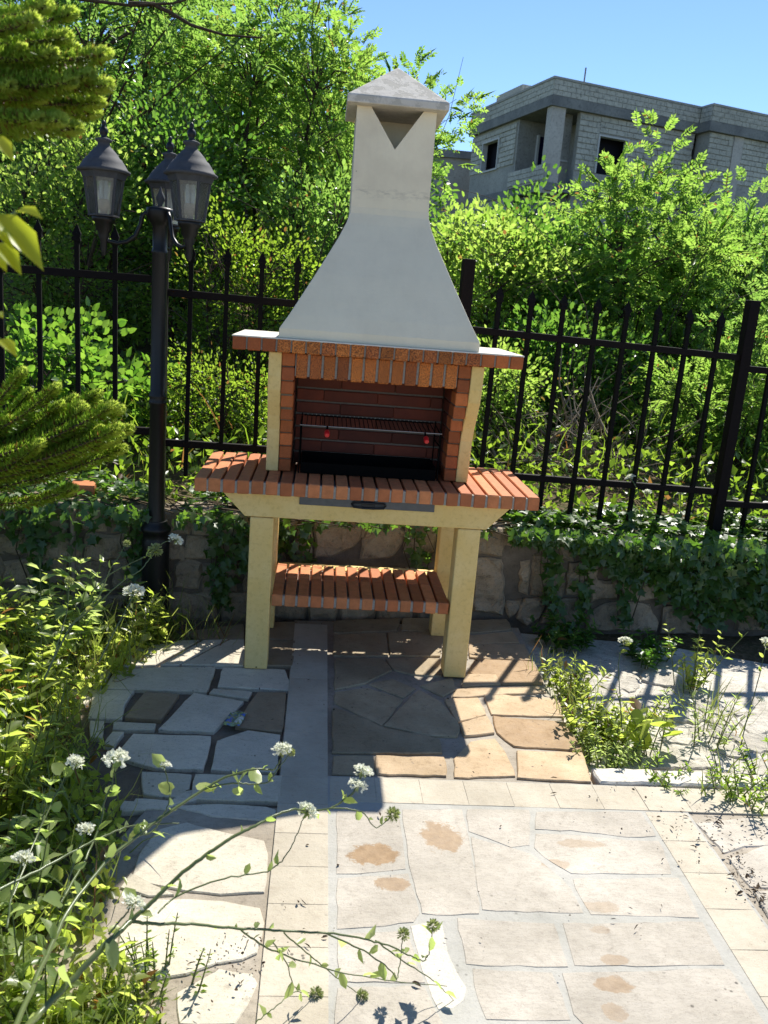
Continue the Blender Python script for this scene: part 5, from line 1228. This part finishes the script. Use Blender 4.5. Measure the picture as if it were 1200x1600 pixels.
# further back
shrub('background_tree', 'dark tree mass at the far left behind the shady tree', 'tree', (-4.2, 8.5, gz(-4.2, 8.5)), (-3.8, 8.5, 4.2), (2.6, 1.4, 2.6), 'dark', 'kite', 260, 60, 0.10, 0.08, GT, 4, 0.42)
shrub('background_tree', 'dark green thicket tree far behind the left slope of the hood', 'tree', (-0.4, 8.0, gz(-0.4, 8.0)), (-0.6, 8.2, 2.8), (1.5, 1.0, 1.25), 'dark', 'kite', 200, 60, 0.09, 0.06, GT, 3, 0.35)
shrub('background_tree', 'green thicket far behind the shrubs right of the hood', 'tree', (2.0, 8.0, gz(2.0, 8.0)), (2.2, 8.2, 1.6), (2.3, 1.0, 1.05), 'dark', 'kite', 240, 55, 0.09, 0.05, GT, 5, 0.35)
shrub('background_tree', 'green thicket at the far right under the building', 'tree', (6.0, 8.8, gz(6.0, 8.8)), (6.0, 9.0, 1.8), (2.2, 1.0, 1.3), 'dark', 'kite', 220, 55, 0.10, 0.05, GT, 5, 0.38)

def undergrowth():
    lv = Leaves()
    n = 26000
    x = RNG.uniform(-4.2, 4.6, n); y = RNG.uniform(0, 1, n) ** 1.3 * 6.5 + wall_y(x) + 0.35
    z = ground_h(x, y) + RNG.uniform(0, 1, n) ** 1.6 * 0.34
    P = np.stack([x, y, z], -1)
    lv.add(P[:23500], rdir(23500, 0.5), norm(np.array([0, 0.1, 0.8]) + RNG.normal(0, 0.5, (23500, 3))), RNG.uniform(0.03, 0.075, 23500), RNG.uniform(0.018, 0.045, 23500), 'kite')
    lv.add(P[23500:], rdir(2500, 1.6), rdir(2500, 0.2), RNG.uniform(0.12, 0.30, 2500), RNG.uniform(0.005, 0.009, 2500), 'blade')
    o = lv.build('undergrowth', L['fine'])
    tag(o, 'mixed grass and weeds covering the bank behind the fence', 'undergrowth', kind='stuff')
undergrowth()

# dead brush heap
def brush():
    root = empty('brushwood', (1.35, 2.0, 0.45), 'heap of bare dead twigs behind the right fence bars', 'brushwood')
    b = MB()
    for i in range(150):
        a = RNG.uniform(0, 2 * math.pi); le = RNG.uniform(0.25, 0.8)
        s = np.array([1.35, 2.0, 0.5]) + RNG.normal(0, 1, 3) * np.array([0.22, 0.12, 0.12])
        s[2] = max(s[2], 0.42)
        d = norm(np.array([math.cos(a), math.sin(a) * 0.5, RNG.uniform(0.0, 1.3)]))
        pts = [s]
        for k in range(4):
            d = norm(d + RNG.normal(0, 0.28, 3)); pts.append(pts[-1] + d * le / 4)
        r0 = RNG.choice([0.003, 0.004, 0.006, 0.011], p=[0.45, 0.33, 0.17, 0.05])
        b.tube(pts, [r0, r0 * 0.9, r0 * 0.75, r0 * 0.55, r0 * 0.3], 4, False)
        if i % 2 == 0:
            for _ in range(2):
                q = pts[2] if _ else pts[3]; d2 = norm(d + RNG.normal(0, 0.6, 3))
                b.tube([q, q + d2 * 0.09, q + d2 * 0.17 + np.array([0, 0, -0.02])], [r0 * 0.5, r0 * 0.4, r0 * 0.2], 3, False)
    b.build('twigs', M['deadtwig'], root)
brush()
def climbers():
    root = empty('bare_vine', (-0.55, 2.2, 0.5), 'tangle of thin bare dark vine stems climbing behind the hood', 'vine')
    b = MB()
    for i in range(46):
        x0 = RNG.uniform(-0.95, 2.6) if i % 3 else RNG.uniform(-0.8, 0.2); y0 = RNG.uniform(2.4, 3.4)
        p = np.array([x0, y0, float(ground_h(x0, y0))]); d = norm(np.array([RNG.normal(0, .3), RNG.normal(0, .2), 1.0])); pts = [p]
        le = RNG.uniform(1.0, 2.4)
        for k in range(7):
            d = norm(d + RNG.normal(0, 0.18, 3) + np.array([0, 0, -0.03 * k])); pts.append(pts[-1] + d * le / 7)
        r0 = RNG.uniform(0.003, 0.008)
        b.tube(pts, [r0 * (1 - 0.11 * k) for k in range(8)], 4, False)
    b.build('stem', M['bark'], root)
climbers()

# ------------------------------------------------------------------ ivy on the wall
def ivy(label, spans, top, n_top, n_front, size, name='ivy', strands=()):
    """spans: (x0,x1) range; top ivy mat; front drape bottom function"""
    x0, x1, drape = spans
    root = empty(name, ((x0 + x1) / 2, wall_y((x0 + x1) / 2) + 0.05, 0.42), label, 'ivy')
    lv = Leaves()
    x = RNG.uniform(x0, x1, n_top); y = wall_y(x) + RNG.uniform(-0.03, 1, n_top) * 0.42
    z = 0.475 - 0.028 * (x + 0.7) + RNG.uniform(0, 1, n_top) * top * (0.55 + 0.45 * np.sin(x * 9 + y * 7))
    P = np.stack([x, y, z], -1)
    D = norm(RNG.normal(0, 1, (n_top, 3)) * np.array([1, 1, 0.35]) + np.array([0, -0.35, -0.15]))
    lv.add(P, D, norm(np.array([0, 0.0, 1.0]) + RNG.normal(0, 0.38, (n_top, 3))), RNG.uniform(0.6, 1.2, n_top) * size, RNG.uniform(0.6, 1.2, n_top) * size, 'ivy')
    if n_front:
        x = RNG.uniform(x0, x1, n_front); f = RNG.uniform(0, 1, n_front) ** 1.5
        zt = 0.5 - 0.028 * (x + 0.7); zb = np.array([drape(v) for v in x])
        z = zt - f * (zt - zb) * RNG.uniform(0.75, 1.0, n_front)
        y = wall_y(x) - 0.015 - RNG.uniform(0, 1, n_front) * 0.13 * (1 - 0.75 * f)
        P = np.stack([x, y, z], -1)
        D = norm(RNG.normal(0, 0.6, (n_front, 3)) + np.array([0, -0.25, -0.8]))
        lv.add(P, D, norm(np.array([0, -0.75, 0.55]) + RNG.normal(0, 0.4, (n_front, 3))), RNG.uniform(0.6, 1.25, n_front) * size, RNG.uniform(0.6, 1.25, n_front) * size, 'ivy')
    st = MB()
    for (xs, xe, zb, n) in strands:
        zt = 0.47 - 0.028 * (xs + 0.7)
        f = RNG.uniform(0, 1, n)
        xx = xs + (xe - xs) * f + RNG.normal(0, 0.028, n) * (1.1 - 0.4 * f)
        zz = zt + (zb - zt) * f
        P = np.stack([xx, wall_y(xx) - 0.02 - RNG.uniform(0, 0.05, n), zz], -1)
        D = norm(RNG.normal(0, 0.6, (n, 3)) + np.array([0, -0.2, -0.7]))
        lv.add(P, D, norm(np.array([0, -0.8, 0.5]) + RNG.normal(0, 0.4, (n, 3))), RNG.uniform(0.6, 1.15, n) * size, RNG.uniform(0.6, 1.1, n) * size, 'ivy')
        for k in range(3):
            o = RNG.normal(0, 0.02)
            st.tube([(xs + o, wall_y(xs) - 0.02, zt), ((xs + xe) / 2 + o * 2, wall_y(xs) - 0.03, (zt + zb) / 2), (xe + o, wall_y(xe) - 0.02, zb)], 0.003, 4, False)
    for k in range(14):
        xa = RNG.uniform(x0, x1); p = np.array([xa, wall_y(xa) + RNG.uniform(0, .2), 0.49 - 0.028 * (xa + 0.7)])
        st.tube([p, p + np.array([RNG.normal(0, .12), RNG.uniform(-.08, .08), 0.02]), p + np.array([RNG.normal(0, .25), -0.1, -0.02])], 0.0025, 4, False)
    st.build('stem', M['twig'], root)
    lv.build('leaves', L['ivy'], root)
def drape_r(x):
    if x < 0.98: return 0.40
    if x < 1.25: return 0.40 - (x - 0.98) / 0.27 * 0.16
    if x < 1.7: return 0.24 - (x - 1.25) / 0.45 * 0.22
    return -0.05
ivy('thick glossy ivy spilling over the wall right of the barbecue', (0.72, 2.3, drape_r), 0.10, 1900, 2100, 0.05, strands=((0.90, 0.98, 0.05, 70), (1.08, 1.12, 0.06, 60), (1.3, 1.34, 0.0, 60)))
ivy('ivy patch with long hanging strand on the wall between lamp and left leg', (-0.80, -0.30, lambda x: 0.42), 0.07, 430, 60, 0.045, strands=((-0.62, -0.58, 0.04, 110), (-0.52, -0.5, 0.22, 60), (-0.36, -0.36, 0.30, 70)))
ivy('sunlit ivy on the wall top left of the lamp post', (-2.2, -0.90, lambda x: 0.40 if x > -1.1 else 0.30), 0.08, 900, 300, 0.045, strands=((-0.98, -0.95, 0.20, 60), (-1.38, -1.35, 0.1, 90), (-1.6, -1.6, 0.05, 90)))
ivy('thin ivy tuft on the wall top seen between the barbecue legs', (-0.30, 0.66, lambda x: 0.44), 0.06, 300, 50, 0.04, strands=((0.27, 0.29, 0.24, 45), (-0.24, -0.24, 0.26, 45), (0.42, 0.43, 0.30, 30)))

# ------------------------------------------------------------------ Norfolk pine at the left
def pine():
    root = empty('norfolk_pine', (-2.1, -1.3, -0.05), 'norfolk pine with finger like bright branches entering from the left edge', 'tree')
    MB().tube([(-2.1, -1.3, -0.1), (-2.09, -1.3, 1.0), (-2.1, -1.29, 2.2), (-2.1, -1.3, 4.0)], [0.09, 0.08, 0.07, 0.04], 10).build('trunk', M['bark'], root)
    def branch(fingers, hub, rad):
        wood = MB(); lv = Leaves(); lt = Leaves()
        for pl in fingers:
            pl = np.array(pl)
            # smooth resample
            t = np.linspace(0, 1, 40); s = np.linspace(0, 1, len(pl))
            C = np.stack([np.interp(t, s, pl[:, k]) for k in range(3)], -1)
            for _ in range(6):
                C[1:-1] = (C[:-2] + C[1:-1] * 2 + C[2:]) / 4
            wood.tube([tuple(p) for p in C[:36:5]], 0.0026, 5, False)
            T = norm(np.gradient(C, axis=0)); length = np.linalg.norm(np.diff(C, axis=0), axis=1).sum()
            n = int(length * 5600)
            f = RNG.uniform(0.0, 1.0, n); i = np.clip((f * 39).astype(int), 0, 39)
            base = C[i]; tg = T[i]
            rnd = rdir(n); side = norm(rnd - tg * (rnd * tg).sum(-1, keepdims=True))
            up = np.array([0, 0, 1.0])
            d = norm(side * 0.95 + tg * RNG.uniform(0.3, 0.9, n)[:, None] + up * 0.2 + RNG.normal(0, 0.15, (n, 3)))
            taper = np.where(f > 0.9, 1 - (f - 0.9) * 5.5, 1.0)
            ln = rad * RNG.uniform(0.55, 1.35, n) * taper
            P = base + side * 0.003
            m = f > 0.80 + RNG.normal(0, 0.05, n)
            lv.add(P[~m], d[~m], side[~m], ln[~m], 0.0019, 'kite')
            lt.add(P[m], norm(d[m] + tg[m] * 0.5), side[m], ln[m] * 0.95, 0.0020, 'kite')
            wood.tube([hub, tuple((np.array(hub) + C[0]) / 2 + np.array([0, 0, -0.05])), tuple(C[0])], [0.012, 0.008, 0.004], 5, False)
        w = wood.build('branch', M['twig'], root)
        lv.build('needles', L['pine'], w); lt.build('new_needles', L['pine_tip'], w)
    branch(PLAN['pine_low'], (-2.08, -1.3, 0.75), 0.0155)
    branch(PLAN['pine_high'], (-2.08, -1.3, 2.0), 0.0125)
pine()
def sprig():
    root = empty('leafy_sprig', PLAN['sprig'][0][0], 'yellow green lance shaped leaves on a sprig at the left edge', 'plant')
    lv = Leaves(); st = MB()
    c0 = np.array(PLAN['sprig'][0][0])
    tr = c0 + np.array([-0.10, 0.02, -0.10])
    for a, b in PLAN['sprig']:
        a = np.array(a); b = np.array(b); d = b - a; ln = np.linalg.norm(d)
        lv.add(a[None], d[None], np.array([[0.2, -0.7, 0.7]]), ln, ln * 0.36, 'oval')
        st.tube([tuple(tr), tuple((tr + a) / 2), tuple(a)], 0.0016, 5, False)
    st.tube([tuple(tr), tuple(tr + np.array([-0.25, 0.02, -0.5])), (tr[0] - 0.4, tr[1], -0.05)], [0.003, 0.005, 0.008], 6, False)
    st.build('stem', L['stem'], root); lv.build('leaves', L['sprig'], root)
sprig()

# ------------------------------------------------------------------ weeds
def weed(label, base, h, nst, leaf, size, shape='oval', spread=0.35, name='weed', lean=(0, 0, 0), per=9, group=None):
    root = empty(name, base, label, 'weed', group)
    st = MB(); lv = Leaves()
    for i in range(nst):
        a = RNG.uniform(0, 2 * math.pi); b = np.array(base) + np.array([math.cos(a), math.sin(a), 0]) * RNG.uniform(0, 0.10)
        tip = b + np.array([math.cos(a) * spread * RNG.uniform(.2, 1), math.sin(a) * spread * RNG.uniform(.2, 1), 1.0]) * h * RNG.uniform(0.55, 1.05) + np.array(lean) * h
        m = (b + tip) / 2 + np.array([0, 0, 0.12 * h]) + RNG.normal(0, 0.03 * h, 3)
        t = np.linspace(0, 1, 9)[:, None]
        C = (1 - t) ** 2 * b + 2 * t * (1 - t) * m + t ** 2 * tip
        st.tube([tuple(p) for p in C[::2]], [0.0028, 0.0024, 0.002, 0.0016, 0.001], 4, False)
        n = int(per * 1.35 * RNG.uniform(0.8, 1.3)); f = RNG.uniform(0.12, 1, n); j = (f * 8).astype(int)
        P = C[j]; T = norm(np.gradient(C, axis=0))[j]
        rnd = rdir(n); sd = norm(rnd - T * (rnd * T).sum(-1, keepdims=True))
        D = norm(sd + T * 0.35 + np.array([0, 0, 0.1])); N = norm(T * 0.5 + np.array(SUN_V) * 0.9 + RNG.normal(0, .35, (n, 3)))
        s = size * 1.15 * RNG.uniform(0.5, 1.2, n) * (1.15 - 0.5 * f)
        wd = {'oval': 0.5, 'round': 0.85, 'kite': 0.4, 'ivy': 0.8}.get(shape, 0.5)
        lv.add(P, D, N, s, s * wd, shape)
    st.build('stem', L['stem'], root); lv.build('leaves', L[leaf], root)
    return root
weed('tall broad leaved weed clump at the left edge below the pine branch', (-1.30, -0.55, -0.05), 0.62, 15, 'weed', 0.085, 'oval', .35, per=13)
weed('tall pale leaved weed in front of the standpipe', (-1.12, -0.02, -0.05), 0.52, 14, 'weed_pale', 0.075, 'oval', .35, per=13)
weed('dense bright weed clump touching the sunlit paving corner at the left', (-1.10, -0.45, -0.05), 0.42, 18, 'weed', 0.06, 'heart', .45, per=18)
weed('yellowish bushy weed on the left border beside the shaded paving', (-1.02, -0.95, -0.05), 0.40, 16, 'weed', 0.05, 'kite', .5, per=18)
weed('shaded dark weed clump at the left rim of the crazy paving', (-0.92, -0.80, -0.05), 0.18, 16, 'weed', 0.045, 'kite', .8, per=12)
weed('low round leaved weed at the left edge above the purple flower', (-1.0, -1.25, -0.05), 0.30, 10, 'weed_pale', 0.07, 'heart', .5, per=10)
weed('small leaved weed clump at the bottom left corner', (-0.62, -1.72, -0.05), 0.16, 24, 'weed', 0.026, 'round', .7, per=22)
weed('wiry brownish weed on the joint at the bottom left of the pale stones', (-0.47, -1.60, -0.02), 0.13, 20, 'fine', 0.018, 'kite', .9, per=16)
weed('leafy weed at the bottom left corner with broad pale leaves', (-0.72, -1.62, -0.05), 0.34, 7, 'weed_pale', 0.065, 'oval', .4, per=7)
weed('far left tall weed behind the pale weed', (-1.65, -0.25, -0.05), 0.70, 14, 'weed', 0.08, 'oval', .35, per=13)
weed('narrow leaved weed below the lamp post foot', (-0.92, 0.24, -0.04), 0.30, 14, 'weed', 0.06, 'kite', .5, per=14)
weed('bright green spreading weed beside the path edge at right', (0.86, 0.0, -0.06), 0.19, 18, 'weed', 0.045, 'kite', .7, per=13)
weed('round leaved weed filling the gap by the path edge near the kerb', (0.89, -0.36, -0.06), 0.17, 24, 'weed', 0.034, 'heart', .8, per=18)
weed('small grey green weed against the kerb by the path corner', (0.86, -0.52, -0.06), 0.13, 26, 'weed_pale', 0.026, 'kite', .9, per=18)
weed('wiry dry weed sprawling over the kerb at the right edge', (1.20, -0.76, -0.01), 0.12, 16, 'fine', 0.024, 'kite', 1.3, per=14)
weed('pale clover leaved weed standing on the rough white stones', (1.02, -0.45, -0.05), 0.22, 5, 'weed', 0.06, 'round', .5, per=5)
weed('thin branching weed at the right edge on the rough stones', (1.28, -0.32, -0.05), 0.26, 8, 'weed_pale', 0.035, 'kite', .5, per=9)
weed('dark leafy weed at the foot of the wall under the ivy', (1.0, 0.55, -0.06), 0.16, 22, 'dark', 0.05, 'oval', .8, per=12)
weed('small dark weed under the wall between rough stones and ivy', (1.35, 0.42, -0.06), 0.14, 16, 'dark', 0.045, 'oval', .8, per=12)

weed('bright leafy weed mass at the left edge level with the far flower heads', (-1.05, -1.02, -0.05), 0.46, 14, 'weed', 0.07, 'oval', .45, per=14)
weed('pale leafy weed mass at the left edge lower down by the long stems', (-0.86, -1.42, -0.05), 0.36, 12, 'weed_pale', 0.06, 'oval', .5, per=12)
weed('fine bright weed tuft behind the clump at the paving corner', (-1.25, 0.12, -0.05), 0.40, 16, 'weed', 0.055, 'kite', .5, per=16)
weed('straw coloured dry grass tuft sprawling at the right end of the kerb stones', (1.36, -0.70, -0.02), 0.13, 18, 'fine', 0.03, 'kite', 1.5, per=10)
weed('small bright weed in the cracks of the rough stones', (1.12, -0.18, -0.055), 0.10, 14, 'weed', 0.03, 'kite', 1.2, per=9)
weed('low creeping weed along the near side of the kerb', (0.98, -0.66, -0.02), 0.05, 12, 'fine', 0.022, 'kite', 1.8, per=14)
weed('tall thin weed with small leaves in front of the right wall ivy', (1.45, 0.15, -0.06), 0.30, 12, 'weed', 0.04, 'kite', .6, per=12)
def border_cover():
    lv = Leaves(); n = 14000
    y = RNG.uniform(-2.3, 0.45, n)
    edge = np.interp(y, [-2.3, -1.67, -1.46, -1.04, -0.66, -0.36, 0.4], [-0.40, -0.46, -0.62, -0.68, -0.92, -0.98, -0.74])
    x = edge - RNG.uniform(0, 1, n) ** 1.4 * 1.2 + RNG.normal(0, 0.02, n)
    P = np.stack([x, y, -0.05 + RNG.uniform(0, 1, n) ** 1.7 * 0.13], -1)
    k = 12600
    lv.add(P[:k], rdir(k, 0.5), norm(np.array(SUN_V) + RNG.normal(0, 0.5, (k, 3))), RNG.uniform(0.015, 0.05, k), RNG.uniform(0.012, 0.034, k), 'oval')
    o = lv.build('ground_cover', L['weed']); tag(o, 'small mixed weed leaves covering the left border soil', 'ground cover', kind='stuff')
    g = Leaves(); m = n - k; h = RNG.uniform(0.08, 0.28, m)
    g.add(P[k:], norm(RNG.normal(0, 0.45, (m, 3)) + np.array([0, 0, 1.0])), rdir(m), h, RNG.uniform(0.003, 0.006, m), 'blade')
    # longer arching blades by the lamp foot and along the right path edge
    for (cx, cy_, nn, hh) in ((-0.62, 0.33, 40, 0.24), (-0.78, 0.30, 40, 0.3), (-1.0, 0.0, 60, 0.34), (0.80, 0.15, 45, 0.16), (0.84, -0.2, 45, 0.18), (1.1, -0.72, 26, 0.12), (1.3, -0.66, 30, 0.15), (1.0, -0.3, 40, 0.14), (1.35, -0.2, 40, 0.2), (-0.95, -0.6, 60, 0.3)):
        q = np.stack([RNG.normal(cx, 0.05, nn), RNG.normal(cy_, 0.05, nn), np.full(nn, -0.03)], -1)
        g.add(q, norm(RNG.normal(0, 0.55, (nn, 3)) + np.array([0, 0, 0.9])), rdir(nn), RNG.uniform(0.5, 1.1, nn) * hh, RNG.uniform(0.003, 0.006, nn), 'blade')
    o = g.build('grass', L['grass']); tag(o, 'thin grass blades among the weeds and path joints', 'grass', kind='stuff')
    d = Leaves(); n = 2600
    y = RNG.uniform(-2.3, 0.4, n); edge = np.interp(y, [-2.3, -1.67, -1.04, -0.66, 0.4], [-0.34, -0.40, -0.60, -0.86, -0.72])
    P = np.stack([edge - RNG.uniform(0, 1, n) * 0.7, y, -0.048 + RNG.uniform(0, 0.015, n)], -1)
    d.add(P, rdir(n) * np.array([1, 1, .25]), norm(np.array([0, 0, 1.0]) + RNG.normal(0, .4, (n, 3))), RNG.uniform(0.012, 0.04, n), RNG.uniform(0.006, 0.018, n), 'kite')
    o = d.build('dry_leaf_litter', L['dry']); tag(o, 'dry brown leaf litter on the soil at the bottom left', 'leaf litter', kind='stuff')
    e = Leaves()
    cl = [(1.05, -0.93, 0.10, 0.05, 40), (0.96, -1.02, 0.10, 0.07, 16), (1.02, -1.18, 0.025, 0.09, 150), (0.90, -1.1, 0.05, 0.12, 10), (1.2, -0.9, 0.15, 0.06, 45), (0.80, -0.75, 0.10, 0.05, 18), (-0.33, -1.5, 0.06, 0.06, 60), (0.35, -1.3, 0.3, 0.3, 36), (-0.15, -1.4, 0.06, 0.08, 12), (0.0, -0.1, 0.6, 0.4, 60)]
    for (cx, cy_, sx, sy, nn) in cl:
        P = np.stack([RNG.normal(cx, sx, nn), RNG.normal(cy_, sy, nn), RNG.uniform(0.004, 0.010, nn)], -1)
        e.add(P, rdir(nn) * np.array([1, 1, .2]), norm(np.array([0, 0, 1.0]) + RNG.normal(0, .3, (nn, 3))), 0.004 + 0.022 * RNG.uniform(0, 1, nn) ** 3, 0.002 + 0.008 * RNG.uniform(0, 1, nn) ** 3, 'oval')
    o = e.build('leaf_debris', L['debris']); tag(o, 'dark dry leaf crumbs and twigs scattered on the paving', 'leaf debris', kind='stuff')
border_cover()

# ------------------------------------------------------------------ white scabious flowers
def flower_head(pos, up, kind, size, parent):
    up = norm(np.array(up)); pos = np.array(pos); lv = Leaves(); R = size / 2
    if kind == 'w':
        n = 150
        u = rdir(n, 0.35); u = norm(u + up * 0.75)
        u = u - up * (u @ up)[:, None] * 0.45
        P = pos + u * (R * RNG.uniform(0.5, 1.0, n))[:, None]
        d = norm(u + RNG.normal(0, 0.45, (n, 3)))
        lv.add(P, d, norm(RNG.normal(0, 1, (n, 3))), R * RNG.uniform(0.26, 0.50, n), R * RNG.uniform(0.22, 0.42, n), 'oval')
        o = lv.build('flower_head', L['petal'], parent)
        g = Leaves(); k = 10; dd = norm(rdir(k) - up * 0.4)
        g.add(np.repeat(pos[None], k, 0), dd, np.repeat(up[None], k, 0), R * 0.9, R * 0.28, 'kite'); g.build('sepal', L['seed'], o)
    else:
        n = 130
        u = norm(rdir(n) + up * 0.4)
        P = pos + u * (R * 0.25)
        lv.add(P, u, rdir(n), R * RNG.uniform(0.5, 0.8, n), R * 0.12, 'kite')
        k = 40; u2 = norm(rdir(k) + up * 0.4); lv.add(pos + u2 * (R * 0.6), u2, rdir(k), R * 0.4, R * 0.28, 'kite')
        lv.build('seed_head', L['seed'], parent)
FL = {'near': 'long stemmed white scabious weed leaning over the paving from the bottom left', 'corner': 'white scabious weed with heads in front of the lamp foot',
      'edge': 'single white scabious stem standing on the rough stones at right', 'bank': 'white scabious stem at the right edge of the photo', 'ivybed': 'white scabious stems rising from the ivy in front of the bars'}
for key, stems in PLAN['stems'].items():
    b0 = stems[0][0][0]
    root = empty('scabious_weed', b0, FL[key], 'wildflower', 'white scabious wildflowers')
    st = MB(); lv = Leaves()
    for (pts, r0, r1, hd_) in stems:
        pl = np.array(pts)
        t = np.linspace(0, 1, 6 * len(pl)); s = np.linspace(0, 1, len(pl))
        C = np.stack([np.interp(t, s, pl[:, k]) for k in range(3)], -1)
        for _ in range(4): C[1:-1] = (C[:-2] + 2 * C[1:-1] + C[2:]) / 4
        C[1:-1] += RNG.normal(0, 0.0007, C[1:-1].shape)
        st.tube([tuple(p) for p in C], list(np.linspace(r0, r1, len(C))), 6)
        T = norm(np.gradient(C, axis=0)); le = np.linalg.norm(np.diff(C, axis=0), axis=1).sum()
        n = int(le * 15) + 1
        j = RNG.integers(2, len(C) - 1, n)
        rnd = rdir(n); sd = norm(rnd - T[j] * (rnd * T[j]).sum(-1, keepdims=True))
        sz = RNG.uniform(0.012, 0.03, n) * (1.3 if key == 'near' else 1.0)
        lv.add(C[j], norm(sd + T[j] * 0.7), norm(rdir(n) + np.array([0, 0, 0.8])), sz, sz * RNG.uniform(.35, .7, n), 'oval')
        if hd_: flower_head(C[-1], T[-1] * 0.6 + np.array([0, 0, 0.7]), hd_[0], hd_[1] * 1.05, root)
    if key == 'near':
        k = 26
        allp = np.concatenate([np.array(s_[0]) for s_ in stems]); pk = allp[RNG.integers(0, len(allp), k)]
        pk = pk[pk[:, 0] < -0.25]
        n = len(pk); sz = RNG.uniform(0.024, 0.046, n)
        lv.add(pk + RNG.normal(0, .006, (n, 3)), norm(RNG.normal(0, .6, (n, 3)) + np.array([.3, 0, -.35])), norm(RNG.normal(0, .5, (n, 3)) + np.array([0, -.3, .8])), sz, sz * RNG.uniform(.7, 1.0, n), 'heart')
    st.build('stem', L['stem'], root); lv.build('leaves', L['weed_pale'] if key == 'near' else L['weed'], root)
